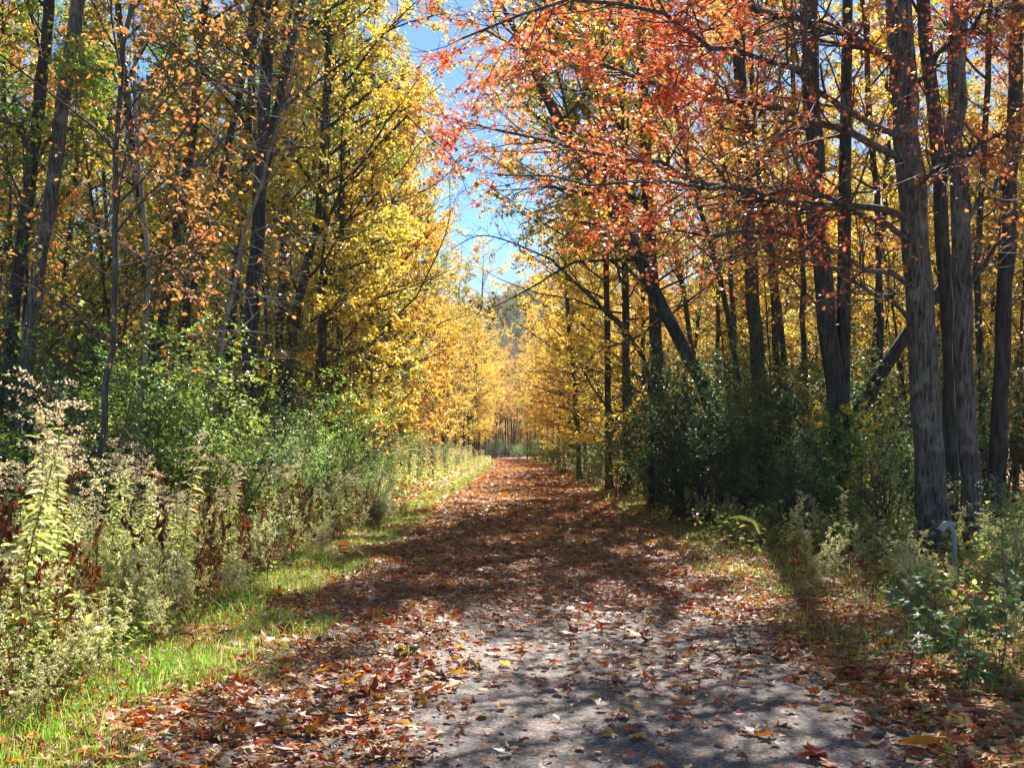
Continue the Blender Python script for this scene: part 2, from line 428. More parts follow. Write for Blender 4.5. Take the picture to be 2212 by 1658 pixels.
# ------------------------------------------------------------------ hero trees, right side
RL = [
 ([(1950, 140, 14.6), (1816, 70, 14.0), (1684, 20, 13.4), (1500, -40, 12.8), (1300, -60, 12.2)], 0.058, .02),
 ([(1955, 345, 14.6), (1868, 288, 14.2), (1716, 250, 13.6), (1500, 200, 12.9), (1280, 150, 12.3), (1040, 70, 12.0)], 0.058, .012),
 ([(1958, 470, 14.6), (1800, 452, 14.0), (1620, 430, 13.2), (1400, 340, 12.6), (1200, 330, 12.2), (985, 250, 11.9)], 0.054, .012),
 ([(1958, 300, 14.6), (1760, 180, 13.8), (1560, 90, 12.6), (1380, 20, 11.2), (1200, 0, 10.6), (1010, 60, 10.6)], 0.048, .012),
 ([(1962, 520, 14.6), (1760, 420, 13.4), (1560, 400, 12.2), (1380, 420, 11.6), (1210, 390, 11.4), (1090, 370, 11.3)], 0.044, .010),
 ([(1970, 620, 14.6), (1780, 520, 14.4), (1600, 490, 13.8), (1450, 520, 13.4), (1300, 500, 13.2)], 0.041, .010),
 ([(1972, 700, 14.6), (1880, 620, 13.9), (1750, 560, 13.1), (1600, 540, 12.6)], 0.034, .010),
 ([(1960, 200, 14.6), (2080, 60, 13.6), (2180, 20, 12.6)], 0.041, .012),
 ([(1965, 420, 14.6), (2060, 330, 13.4), (2150, 300, 12.4), (2250, 300, 11.6)], 0.034, .012),
]
hero('maple_tree', 'largest furrowed grey trunk on the right, red and orange limbs reaching over the trail', 'tree',
     [(2028, 1212), (2006, 1000), (1990, 700), (1967, 350), (1941, 0)], 14.7, .205, .135, 17, barkmat=M_barkbig, seed=11, limbs_px=RL, keep=keep_red,
     n1=16, h0=.6, L1=3.6, n2=8, n3=6, nl=21, size=.072, tpl=MAPLE, pal=RED, drop=.06, sides=16, K=40, barkbig=True, limb_n2=42, clump=1.0, limbK=14)
hero('maple_tree', 'slim grey trunk directly behind the largest furrowed trunk, leaning left towards its top', 'tree',
     [(2056, 1185), (2047, 700), (2030, 350), (1994, 0)], 16.8, .13, .085, 16, seed=12, n1=14, h0=.5, L1=2.6, nl=6, pal=ORNG, keep=keep_red, tpl=OV, K=30)
hero('maple_tree', 'grey trunk close beside the largest furrowed trunk on its right, forking high up', 'tree',
     [(2097, 1205), (2088, 900), (2074, 500), (2064, 200), (2072, 0)], 15.2, .15, .10, 17, barkmat=M_barkbig, seed=13, n1=14, h0=.5, L1=3.0, nl=5, size=.1, tpl=MAPLE, pal=ORNG, keep=keep_red, drop=.2, K=34, sides=12,
     limbs_px=[([(2080, 640, 15.2), (2140, 540, 14.6), (2200, 480, 14)], .05, .015), ([(2074, 500, 15.2), (2150, 380, 15), (2230, 300, 15)], .05, .015)])
hero('maple_tree', 'grey trunk near the right edge of the woods, leaning right above thin undergrowth', 'tree',
     [(2140, 1195), (2150, 1000), (2165, 700), (2185, 350), (2203, 0)], 17, .135, .095, 16, seed=14, n1=14, h0=.45, L1=2.8, nl=5, pal=ORNG, tpl=OV, drop=.2, K=30, keep=keep_red)
hero('maple_tree', 'twin trunk with ivy at its foot, between the dark shrubs and the furrowed trunk', 'tree',
     [(1822, 1170), (1818, 950), (1800, 800), (1772, 600), (1760, 420), (1755, 200)], 18.5, .19, .11, 16, seed=15, n1=12, h0=.55, L1=3.0, nl=6, pal=ORNG, tpl=OV, drop=.25, K=30,
     stems_px=[([(1818, 960, 18.5), (1822, 700, 18.7), (1825, 400, 18.8), (1830, 60, 18.9)], .15, .07)])
hero('maple_tree', 'stout dark straight trunk rising behind the shrubs right of the trail', 'tree',
     [(1655, 1096), (1640, 850), (1625, 600), (1612, 400), (1600, 200), (1598, 0)], 27, .20, .13, 19, seed=16, n1=18, h0=.4, L1=4.0, n2=8, nl=7, pal=GOLD, tpl=OV, drop=.1, K=30)
hero('maple_tree', 'dark trunk bending sharply left out over the trail from behind the dark shrubs', 'tree',
     [(1590, 1117), (1530, 840), (1480, 750), (1425, 660), (1385, 560), (1345, 480), (1290, 400), (1250, 350)], 23.5, .175, .10, 13, seed=17, n1=18, h0=.35, L1=3.6, n2=8, nl=8, pal=GOLD, tpl=OV, drop=.1, K=30,
     limbs_px=[([(1385, 560, 23.5), (1294, 542, 23), (1182, 600, 22.5), (1093, 659, 22), (1048, 672, 21.6)], .045, .008),
               ([(1360, 500, 23.5), (1250, 470, 23), (1170, 480, 22.5), (1120, 500, 22)], .04, .008),
               ([(1440, 690, 23.5), (1340, 740, 23), (1260, 780, 22.5)], .04, .008)], limb_n2=8)
hero('maple_tree', 'upright dark trunk just left of the bent trunk, half hidden by yellow leaves', 'tree',
     [(1420, 1085), (1420, 800), (1412, 650), (1400, 450)], 31, .22, .12, 18, seed=18, n1=22, h0=.25, L1=4.2, n2=8, nl=9, pal=YEL, tpl=OV, K=26)
thin = [
 ([(1712, 1090), (1700, 840), (1670, 560), (1640, 400), (1630, 250)], 27, .09, 'slender dark trunk just right of the stout straight trunk'),
 ([(1618, 1085), (1598, 830), (1560, 600), (1500, 420), (1470, 300)], 29, .09, 'slender dark trunk curving left behind the bent trunk'),
 ([(1590, 1070), (1588, 820), (1578, 500), (1560, 350), (1550, 200)], 32, .09, 'slim straight trunk close left of the stout dark trunk'),
 ([(1745, 1080), (1740, 850), (1735, 600), (1722, 450), (1715, 200)], 28, .09, 'slim upright trunk between the stout dark trunk and the ivied twin trunk'),
 ([(1900, 1110), (1895, 850), (1905, 600), (1880, 300), (1870, 100)], 24, .09, 'thin trunk seen between the ivied twin trunk and the furrowed trunk'),
 ([(2125, 1110), (2120, 850), (2110, 600), (2125, 300), (2140, 50)], 25, .095, 'thin dark trunk behind the group of grey trunks on the right'),
 ([(1500, 1060), (1500, 780), (1470, 600), (1450, 480), (1440, 300)], 38, .11, 'dark trunk set back behind the bent trunk, fully under gold leaves'),
]
for i, (tp, d, r, lab) in enumerate(thin):
    hero('slender_tree', lab, 'tree', tp, d, r, r * .65, 16, seed=30 + i, n1=16, h0=.42, L1=2.8, n2=6, nl=8, pal=[GOLD, YEL, OLIVE][i % 3], tpl=T_diamond(), K=22, sides=8)
hero('slender_tree', 'thin black stem standing alone at the right edge of the trail below yellow leaves', 'tree',
     [(1252, 1030), (1246, 900), (1236, 780), (1225, 650)], 52, .14, .09, 13, seed=40, n1=24, h0=.30, L1=3.6, n2=8, n3=5, nl=9, pal=YEL, K=20, bias=(-.4, -.2))
# leaning dead trunk
rng = np.random.RandomState(5)
A = Acc(); lp = smooth_line([Wp(1790, 1150, 20), Wp(1846, 895, 20), Wp(1958, 720, 20), Wp(2050, 600, 20.5)], 16)[None]
lp[0, 0, 2] = -.1
V, F = tubes(lp, np.linspace(.17, .10, 16)[None], 9); A.add(V, F, 0, smooth=True)
o = A.obj('leaning_trunk', [M_bark]); tag(o, 'bare dark trunk leaning steeply right between the ivied and the furrowed trunks', 'dead tree')

# ------------------------------------------------------------------ hero trees, left side
hero('tall_tree', 'dark grey trunk at the left edge, leaning right and rising from green bushes', 'tree',
     [(42, 1190), (50, 830), (90, 560), (115, 350), (150, 120), (170, 0)], 16, .115, .09, 17, barkmat=M_barkbig, seed=51, n1=14, h0=.5, L1=3.0, nl=12, pal=GRN, tpl=MAPLE, size=.11, K=30, sides=12,
     limbs_px=[([(128, 230, 16), (170, 150, 15.6), (230, 150, 15)], .05, .015), ([(70, 330, 16), (30, 270, 15.5), (-20, 230, 15)], .05, .02)])
hero('tall_tree', 'dark trunk half hidden behind the leaning grey trunk at the left edge', 'tree',
     [(10, 1120), (15, 740), (45, 560), (75, 300), (100, 100), (110, 0)], 21.5, .14, .10, 18, seed=52, n1=18, h0=.3, L1=3.6, nl=12, pal=GRN, tpl=OV, size=.12, K=26)
hero('tall_tree', 'black forked trunk standing behind the bright green bushes left of the trail', 'tree',
     [(540, 1110), (540, 800), (546, 600), (562, 420), (578, 250), (574, 80), (590, 0)], 23, .18, .10, 19, seed=53, n1=18, h0=.4, L1=4.0, nl=12, pal=OLIVE, tpl=OV, K=30, drop=.1, bias=(.4, 0),
     stems_px=[([(560, 440, 23), (600, 230, 23), (632, 80, 23), (655, 0, 23)], .10, .06)])
hero('tall_tree', 'dark slanting trunk between the grey leaning trunk and the black forked trunk', 'tree',
     [(325, 1100), (345, 720), (370, 580), (392, 450), (412, 330), (428, 200), (440, 50)], 25, .125, .08, 17, seed=54, n1=18, h0=.35, L1=3.4, nl=12, pal=YEL, tpl=OV, K=26)
hero('tall_tree', 'dark trunk close left of the black forked trunk, leaning right', 'tree',
     [(480, 1090), (498, 680), (512, 550), (530, 400), (542, 250), (545, 100)], 27, .135, .08, 18, seed=55, n1=18, h0=.35, L1=3.6, nl=12, pal=OLIVE, tpl=OV, K=26)
hero('tall_tree', 'thin trunk slanting right behind the bushes, midway between the forked and slanting trunks', 'tree',
     [(370, 1080), (388, 720), (425, 590), (470, 420), (500, 300)], 24, .10, .07, 14, seed=56, n1=16, h0=.35, L1=3.0, nl=12, pal=GOLD, tpl=OV, K=24)
hero('tall_tree', 'dark trunk spreading curved branches towards the trail right of the forked trunk', 'tree',
     [(600, 1070), (625, 780), (655, 600), (690, 480), (700, 300)], 30, .15, .08, 18, seed=57, n1=24, h0=.25, L1=4.6, nl=12, n2=8, pal=YEL, tpl=OV, K=26, bias=(.6, -.2))
hero('young_tree', 'pale thin-stemmed young tree in front of the bushes, spreading sparse orange leaves', 'tree',
     [(205, 1190), (222, 900), (246, 700), (256, 550), (244, 350), (262, 200)], 12.8, .042, .028, 10, seed=58, barkmat=M_twig, n1=16, h0=.25, L1=3.2, n2=8, n3=5, nl=6, size=.070, pal=[(.50, .38, .09), (.72, .46, .08), (.76, .34, .06), (.58, .30, .09), (.66, .24, .06)], tpl=OV, K=22, drop=.3, bias=(.9, -.1), twigL=.5,
     limbs_px=[([(250, 620, 12.8), (330, 560, 12.4), (430, 540, 12), (540, 560, 11.6), (640, 500, 11.3)], .015, .006),
               ([(252, 500, 12.8), (340, 400, 12.4), (450, 330, 12), (560, 270, 11.6), (640, 200, 11.2)], .016, .006),
               ([(246, 400, 12.8), (330, 260, 12.4), (420, 140, 12), (560, 60, 11.6)], .015, .006),
               ([(235, 780, 12.8), (300, 660, 12.5), (380, 620, 12.2), (520, 640, 11.8)], .013, .005),
               ([(246, 360, 12.8), (380, 160, 12.6), (500, 30, 12.2), (640, -20, 12)], .014, .006)], limb_n2=12)
bare = [([(290, 1190), (310, 800), (330, 560), (300, 380), (290, 250)], 14, 'leafless young tree with pale curved twigs behind the green bushes'),
        ([(440, 1150), (470, 800), (500, 640), (520, 520), (560, 420)], 17, 'leafless young tree with pale curving twigs beside the black forked trunk')]
for i, (tp, d, lab) in enumerate(bare):
    hero('young_tree', lab, 'tree', tp, d, .036, .022, 8.5, seed=70 + i, barkmat=M_pale, n1=16, h0=.3, L1=2.4, n2=8, n3=5, nl=1, size=.09, pal=ORNG, tpl=OV, K=18, drop=.6, twigL=.6, bias=(.3, -.2))

# walls of crowns along both sides of the trail
wallL = [(32, -6.4, 20, YEL, 60), (37, -6.8, 22, OLIVE, 61), (43, -6.6, 16, GOLD, 62), (50, -7.2, 17, YEL, 63), (58, -7.0, 18, GOLD, 64), (67, -7.4, 16, GOLD, 65)]
wallR = [(34, 3.4, 20, OLIVE, 80), (39, 3.2, 21, YEL, 84), (43, 4.4, 19, YEL, 81), (60, 5.0, 15, YEL, 82), (69, 4.6, 15, GOLD, 83), (51, 6.0, 16, YEL, 85), (77, 4.6, 15, YEL, 86)]
labsL = ['yellow-leaved tree nearest the trail on the left, in the row beyond the forked trunk', 'tall olive-leaved tree second along the left tree wall',
         'golden tree third along the left tree wall with boughs low over the grass', 'yellow tree in the middle of the left tree wall', 'bright golden tree towards the far end of the left tree wall', 'orange-gold tree in the far part of the left tree wall below the hill']
labsR = ['tall thin-leaved olive tree behind the red maple limbs on the right', 'tall yellow-olive tree whose crown fills the right side of the sky gap', 'yellow tree behind the bent trunk right of the trail', 'bright yellow tree overhanging the trail beyond the lone black stem', 'golden tree far along the right side where the trail narrows', 'broad yellow tree set back between the bent trunk and the lone black stem', 'last bright yellow tree of the near right wall']
for (d, x, H, pal, sd), lab in list(zip(wallL, labsL)) + list(zip(wallR, labsR)):
    px = 1135 + (x + float(xc(d))) / d * 2212
    bx = .7 if x < 0 else -.8
    hl = 4.6 if x < 0 else 5.6
    hero('yellow_tree', lab, 'tree', [(px, 970 + 3539 / d), (px + (4 if x < 0 else -4), 800), (px + (6 if x < 0 else -6), 700)], d, .13, .08, H, seed=sd,
         n1=36, h0=.34 if sd in (80, 84) else .12, L1=hl, n2=8, n3=5, nl=21, pal=pal, tpl=T_diamond(), size=.112, K=22, bias=(bx, -.3), el=(5, 60), top_spread=1.7, group='trees in the leafy walls along the trail')

# ------------------------------------------------------------------ prototype forest trees
protos = []; merged = []
pdef = [(YEL, 17, .12, 'yellow'), (GOLD, 19, .14, 'gold'), (OLIVE, 18, .13, 'olive green'), (GRN, 17, .13, 'green'), (ORNG, 15, .11, 'orange'), (YEL, 12, .08, 'pale yellow'), (BRWN, 18, .13, 'brown'), (GOLD, 14, .09, 'deep gold')]
for i, (pal, H, r, cn) in enumerate(pdef):
    rng = np.random.RandomState(100 + i)
    lx = rng.normal(0, .5); ly = rng.normal(0, .3)
    pts = [(0, 0, -.15), (lx * .2, ly * .2, H * .3), (lx, ly, H * .65), (lx * 1.3, ly * 1.2, H)]
    TA, CA = grow(rng, pts, r, r * .5, n1=26, h0=.22 if i in (5, 7) else .42, L1=3.6, n2=7, n3=5, nl=15 if i != 6 else 9, size=.105, pal=pal, K=16, sides=8, limbK=7)
    MA = Acc(); MA.merge(TA); MA.merge(CA)
    me = MA.mesh('woods_tree_%d' % i, [M_bark, M_leaf]); merged.append(me)
    protos.append((TA.mesh('trunk', [M_bark]), CA.mesh('crown', [M_twig, M_leaf]), cn, H))

def place_tree(k, x, y, rz, sc, label, group):
    tm, cm, cn, H = protos[k]
    r = thing('forest_tree', label, 'tree', (x, y, float(ground_z(x, y))), rz, group, sc)
    for nm, me in (('trunk', tm), ('crown', cm)):
        o = bpy.data.objects.new(nm, me); COL.objects.link(o); o.parent = r
    return r

rng = np.random.RandomState(3)
spots = []
heroxy = [((px - 1135) / 2212 * d, d) for px, d in ((2028, 14.7), (2056, 16.8), (2097, 15.2), (2140, 17), (1822, 18.5), (1655, 27), (1590, 23.5), (1420, 31), (42, 16), (10, 21.5), (540, 23), (325, 25), (480, 27), (600, 30))]
def try_spot(x, y, dm):
    for (a, b) in spots + heroxy:
        if (a - x) ** 2 + (b - y) ** 2 < dm * dm: return False
    spots.append((x, y)); return True
nfar = 0
# rows beside the far trail
for side in (-1, 1):
    y = 74.0
    while y < 172:
        q = np.interp(y, [74, 110], [0, 1]); x = float(xc(y)) + (side * (rng.uniform(6.2, 7.4) - 1.7 * q) if side < 0 else rng.uniform(4.4, 5.6) - 1.0 * q)
        if try_spot(x, y, 2.0):
            k = [7, 5, 7, 7, 5, 1][rng.randint(6)] if y < 130 else [7, 5, 4, 7][rng.randint(4)]
            place_tree(k, x, y, rng.uniform(0, 6.3), rng.uniform(.85, 1.0) + .3 * q, '%s tree in the far %s row where the trail narrows' % (protos[k][2], 'left' if side < 0 else 'right'), 'far trees lining the trail')
        y += rng.uniform(4.5, 7)
# end of the tunnel
for i in range(24):
    y = rng.uniform(176, 225); x = float(xc(170)) + rng.uniform(-9, 7)
    if try_spot(x, y, 2.5):
        k = [6, 4, 2, 1][rng.randint(4)]
        place_tree(k, x, y, rng.uniform(0, 6.3), rng.uniform(.95, 1.25), '%s tree in the dim group closing the trail' % protos[k][2], 'trees closing the end of the trail')
for i in range(14):
    pass
# interior of the woods
cnt = 0
tries = 0
while cnt < 230 and tries < 6000:
    tries += 1
    y = 9 + 105 * rng.rand() ** .9; side = -1 if rng.rand() < .52 else 1
    a = rng.uniform(7.5 if y > 28 else 9.0, 30)
    if side > 0 and y < 28: a = max(a, 7.5 + rng.rand() * 10)
    x = side * a + float(xc(y))
    if abs(x) > .62 * y + 9: continue
    if y < 14 and abs(x) < 10: continue
    if not try_spot(x, y, 2.3): continue
    if side < 0:
        k = int(rng.choice([0, 1, 2, 3, 5, 7, 4], p=[.2, .06, .30, .28, .08, .02, .06])) if x < -14 or y < 30 else int(rng.choice([0, 1, 2, 5, 2, 3]))
    else:
        k = int(rng.choice([0, 1, 2, 3, 4, 5, 7], p=[.27, .16, .12, .07, .13, .15, .10]))
    zone = ('near' if y < 32 else 'middle' if y < 65 else 'deep') + (' left' if side < 0 else ' right')
    place_tree(k, x, y, rng.uniform(0, 6.3), rng.uniform(.95, 1.25) if side < 0 else rng.uniform(.8, 1.12), '%s leaved woodland tree standing in the %s part of the woods' % (protos[k][2], zone), 'woodland trees in the %s woods' % zone)
    cnt += 1
print('trees', len(spots))

slim = []
for i in range(4):
    rng = np.random.RandomState(150 + i); H = 9.5 - i; lx, ly = rng.normal(0, .6, 2)
    TA, CA = grow(rng, [(0, 0, -.1), (lx * .3, ly * .3, H * .4), (lx, ly, H)], .045, .022, n1=20, h0=.16, L1=2.3, el=(25, 60), n2=7, n3=5, nl=4, size=.085, tpl=T_diamond(), pal=[OLIVE, YEL, BRWN, GRN][i], drop=.45, K=12, sides=6, limbK=7, twigL=.5)
    slim.append((TA.mesh('trunk', [M_bark]), CA.mesh('crown', [M_bark, M_leaf])))
rng = np.random.RandomState(155); n_ = 0
while n_ < 150:
    side = -1 if n_ < 95 else 1; y = rng.uniform(15, 62); x = side * rng.uniform(6.2 if side < 0 else 7.0, 19) 
    if abs(x) > .6 * y + 3 or not try_spot(x, y, .9): continue
    n_ += 1; q = rng.randint(4); zn = 'near' if y < 30 else 'deeper'
    r = thing('slim_tree', 'slim dark twiggy young tree in the %s shade of the %s woods' % (zn, 'left' if side < 0 else 'right'), 'tree', (x, y, float(ground_z(x, y))), rng.uniform(0, 6.3), 'slim twiggy trees in the shade', rng.uniform(.7, 1.15))
    r.rotation_euler = (rng.normal(0, .08), rng.normal(0, .08), rng.uniform(0, 6.3))
    for nm, me in (('trunk', slim[q][0]), ('crown', slim[q][1])):
        o = bpy.data.objects.new(nm, me); COL.objects.link(o); o.parent = r

# the woods beyond: one object of stuff
def scatter_stuff(name, label, P, sc, meshes, seed):
    me = bpy.data.meshes.new(name); me.vertices.add(len(P)); me.vertices.foreach_set('co', np.asarray(P, np.float32).ravel())
    a = me.attributes.new('sc', 'FLOAT', 'POINT'); a.data.foreach_set('value', np.asarray(sc, np.float32))
    me.update()
    o = bpy.data.objects.new(name, me); COL.objects.link(o)
    tag(o, label, 'woods', kind='stuff')
    c = bpy.data.collections.new(name + '_source')
    for q in meshes: c.objects.link(bpy.data.objects.new(q.name, q))
    ng = bpy.data.node_groups.new(name, 'GeometryNodeTree')
    ng.interface.new_socket('Geometry', in_out='INPUT', socket_type='NodeSocketGeometry')
    ng.interface.new_socket('Geometry', in_out='OUTPUT', socket_type='NodeSocketGeometry')
    N = ng.nodes; L = ng.links
    gi = N.new('NodeGroupInput'); go = N.new('NodeGroupOutput')
    m2p = N.new('GeometryNodeMeshToPoints'); L.new(gi.outputs[0], m2p.inputs[0])
    ci = N.new('GeometryNodeCollectionInfo'); ci.inputs['Collection'].default_value = c; ci.inputs['Separate Children'].default_value = True
    io = N.new('GeometryNodeInstanceOnPoints'); io.inputs['Pick Instance'].default_value = True
    L.new(m2p.outputs[0], io.inputs['Points']); L.new(ci.outputs[0], io.inputs['Instance'])
    rv = N.new('FunctionNodeRandomValue'); rv.data_type = 'FLOAT_VECTOR'; rv.inputs[0].default_value = (-.03, -.03, 0); rv.inputs[1].default_value = (.03, .03, 6.28); rv.inputs['Seed'].default_value = seed
    L.new(rv.outputs[0], io.inputs['Rotation'])
    na = N.new('GeometryNodeInputNamedAttribute'); na.data_type = 'FLOAT'; na.inputs['Name'].default_value = 'sc'
    L.new([s for s in na.outputs if s.enabled][0], io.inputs['Scale'])
    L.new(io.outputs[0], go.inputs[0])
    md = o.modifiers.new('scatter', 'NODES'); md.node_group = ng
    return o

P = []; SC = []
rng = np.random.RandomState(21)
for _ in range(2600):
    y = rng.uniform(10, 330); x = rng.uniform(-95, 95)
    if abs(x) > .75 * y + 16: continue
    if abs(x - float(xc(y))) < (31 if y < 116 else 9.5) and y < 218: continue
    if y < 30 and abs(x) < 31: continue
    P.append((x, y, float(ground_z(x, y)))); SC.append(rng.uniform(.8, 1.2))
scatter_stuff('background_woods', 'dense yellow and green woods filling the distance on both sides of the trail', P, SC, [merged[i] for i in (0, 1, 2, 3, 5, 7)], 4)

# hill far behind
def hill_z(x, y):
    return 74 * np.exp(-((y - 560) / 130.0) ** 2) * (1 + .10 * np.sin(x * .021 + .4) + .06 * np.sin(x * .05)) * np.interp(x, [-300, 20, 90, 300], [1.0, .97, .8, .7]) - 1.5
gx = np.linspace(-420, 420, 60); gy = np.linspace(330, 800, 40)
GX, GY = np.meshgrid(gx, gy); GZ = hill_z(GX, GY)
A = Acc(); nx = len(gx); ii = (np.arange(len(gy) - 1)[:, None] * nx + np.arange(nx - 1)[None]).ravel()
A.add(np.stack([GX, GY, GZ], -1), np.stack([ii, ii + 1, ii + nx + 1, ii + nx], 1), 0, smooth=True)
tag(A.obj('hill', [M_hill]), 'wooded hill rising beyond the far end of the trail', 'hill', kind='structure')
P = []; SC = []
for _ in range(5200):
    x = rng.uniform(-230, 200); y = rng.uniform(360, 600)
    P.append((x, y, float(hill_z(x, y)) - .3)); SC.append(rng.uniform(.75, 1.15))
scatter_stuff('hillside_woods', 'brownish autumn woods covering the far hill', P, SC, [merged[i] for i in (6, 6, 6, 2, 3)], 9)

# ------------------------------------------------------------------ ground and path
A = Acc()
ys = np.concatenate([np.arange(-12, 40, .5), np.arange(40, 120, 2), np.arange(120, 420, 12), [600, 900]]); xs = np.concatenate([[-600, -200, -90], np.arange(-40, -8, 2), np.arange(-8, 8.01, .4), np.arange(10, 41, 2), [90, 200, 600]])
GX, GY = np.meshgrid(xs, ys); GZ = ground_z(GX, GY) - .01; nx = len(xs)
ii = (np.arange(len(ys) - 1)[:, None] * nx + np.arange(nx - 1)[None]).ravel()
A.add(np.stack([GX, GY, GZ], -1), np.stack([ii, ii + 1, ii + nx + 1, ii + nx], 1), 0, smooth=True)
tag(A.obj('ground', [M_ground]), 'leaf-strewn woodland ground on both sides of the trail', 'ground', kind='structure')
A = Acc(); ys = np.concatenate([np.arange(-12, 40, .25), np.arange(40, 176, 1)])
el = 2.15 + .12 * np.sin(ys * 1.7) + .08 * np.sin(ys * 4.1); er = 2.15 + .12 * np.sin(ys * 1.3 + 1) + .08 * np.sin(ys * 3.7)
cols_ = np.linspace(0, 1, 13); C0 = xc(ys)
GX = C0[:, None] - el[:, None] + cols_[None] * (el + er)[:, None]; GY = np.repeat(ys[:, None], 13, 1)
GZ = .004 + .012 * np.sin(GX * 1.9) * np.sin(GY * .5) * (np.abs(cols_ - .5) < .45) + .012
ii = (np.arange(len(ys) - 1)[:, None] * 13 + np.arange(12)[None]).ravel()
A.add(np.stack([GX, GY, GZ], -1), np.stack([ii, ii + 1, ii + 14, ii + 13], 1), 0, smooth=True)
tag(A.obj('path', [M_path]), 'straight gravel trail running into the woods', 'path', kind='structure')

# ------------------------------------------------------------------ fallen leaves
FALL = np.array([(.50, .11, .03), (.58, .18, .04), (.36, .06, .03), (.62, .25, .05), (.66, .36, .08), (.38, .18, .08), (.50, .32, .18), (.22, .07, .035), (.64, .12, .03), (.70, .42, .06), (.50, .17, .06)])
rng = np.random.RandomState(77)
def leaf_density(x, y):
    """leaves per square metre"""
    xr = x - xc(y)
    n = .5 + .5 * np.sin(x * 2.1 + 1.1 * np.sin(y * 1.3)) * np.sin(y * .9 + x)
    side = np.maximum(np.clip((-xr - .35) / .5, 0, 1), np.clip((xr - 1.75) / .45, 0, 1))
    far = np.clip((y - 8.2) / 2.8, 0, 1) * .8
    core = 36 + 70 * n ** 3
    d = core + (290 - core) * np.maximum(side, far)
    out = np.clip((np.abs(xr) - 2.3) / .6, 0, 1)
    return d * (1 - out * .45)
def scatter_leaves(acc, n, x0, x1, y0, y1, tpls, size, lift=.012, tilt=.20, mult=1.0, age=.15):
    area = (x1 - x0) * (y1 - y0); x = rng.uniform(x0, x1, n); y = rng.uniform(y0, y1, n); x = x + xc(y)
    k = rng.rand(n) < leaf_density(x, y) * mult * area / n
    x = x[k]; y = y[k]; M = len(x)
    z = np.where(np.abs(x - xc(y)) < 2.2, .018, ground_z(x, y)) + lift + rng.rand(M) * .03
    pos = np.stack([x, y, z], 1); az = rng.rand(M) * 6.28
    Ad = np.stack([np.cos(az), np.sin(az), rng.normal(0, tilt * .6, M)], 1); Cn = rng.normal(0, tilt, (M, 3)); Cn[:, 2] = 1
    c = FALL[rng.randint(len(FALL), size=M)] * rng.uniform(.6, 1.2, (M, 1)); c = c * (1 - age) + np.array([.46, .29, .16]) * rng.uniform(.5, 1.3, (M, 1)) * age
    sz = size * np.exp(rng.normal(-.16, .40, M))
    q = rng.randint(len(tpls), size=M)
    for i, tp in enumerate(tpls):
        s = q == i
        if s.any():
            V, F = place(rng, pos[s], Ad[s], Cn[s], sz[s], tp); acc.add(V, F, 0, np.repeat(c[s], len(tp[0]), 0))
    return M
def crumple(t, amp, seed):
    g = np.random.RandomState(seed); V, F = t; V = V.copy(); V[:, 2] += g.normal(0, amp, len(V)); V[:, :2] *= g.uniform(.7, 1.0, (len(V), 1)); return V, F
JT = [T_maple((.22, -.12), 1), T_maple((-.25, .15), 1), T_maple((.1, .25), 1), T_maple((-.4, -.1), 1), T_maple((.45, .05), 1), T_ovate(.25, .12), T_ovate(.3, -.12)]
JT += [crumple(JT[0], .07, 1), crumple(JT[1], .09, 2), crumple(JT[3], .06, 3), crumple(JT[4], .10, 4)]
A = Acc()
scatter_leaves(A, 46000, -5, 5.5, 3.5, 15, JT, .084, mult=1.15, age=.05)
scatter_leaves(A, 40000, -5, 5.5, 3.5, 15, [T_ovate(.3, .2), crumple(T_maple((.2, .1), 0), .12, 5), T_diamond()], .035, mult=.7, age=.5)
scatter_leaves(A, 60000, -5, 5.5, 15, 45, [T_maple((.5, -.3), 0), T_ovate(.4, .25), T_ovate(.4, -.2)], .12, mult=.85, age=.45)
scatter_leaves(A, 40000, -3.2, 3.2, 45, 172, [T_ovate(.4, .25), T_ovate(.4, -.2)], .16, mult=.34, age=.5)
tag(A.obj('fallen_leaves', [M_fallen]), 'drift of fallen red, orange and brown leaves covering the trail and its edges', 'fallen leaves', kind='stuff')

# the distinct leaves on the bare gravel in front
pl = [(1030, 1565, 'pale curled maple leaf', (.50, .36, .22)), (1480, 1445, 'folded tan maple leaf, largest on the bare gravel', (.55, .33, .12)), (1380, 1490, 'orange-brown curled maple leaf', (.52, .24, .08)),
      (1540, 1405, 'dull green maple leaf', (.06, .12, .04)), (1145, 1293, 'bright red maple leaf', (.75, .07, .05)), (1160, 1303, 'yellow leaf next to the bright red one', (.75, .5, .06)), (1010, 1420, 'rust-red maple leaf', (.42, .12, .05)),
      (890, 1480, 'white-lit broad maple leaf', (.50, .36, .24)), (1250, 1335, 'orange maple leaf in the sunlit patch', (.7, .28, .05)), (1120, 1640, 'pale grey upturned maple leaf', (.5, .42, .34)), (1330, 1560, 'orange-yellow leaf', (.65, .3, .05)), (1360, 1575, 'cream star-shaped maple leaf', (.55, .42, .28)),
      (945, 1400, 'brown maple leaf with raised edges', (.30, .14, .06)), (1080, 1440, 'small yellow oval leaf', (.7, .55, .1)), (1640, 1600, 'sunlit pale leaf among the leaves at the right edge', (.6, .42, .26)), (830, 1560, 'dark red maple leaf', (.30, .06, .04)), (1200, 1500, 'flat white oval leaf', (.5, .4, .28)), (700, 1640, 'wide cream maple leaf', (.52, .38, .22)), (540, 1632, 'orange maple leaf in the grass', (.65, .22, .04)), (470, 1595, 'golden maple leaf in the grass', (.62, .36, .06))]
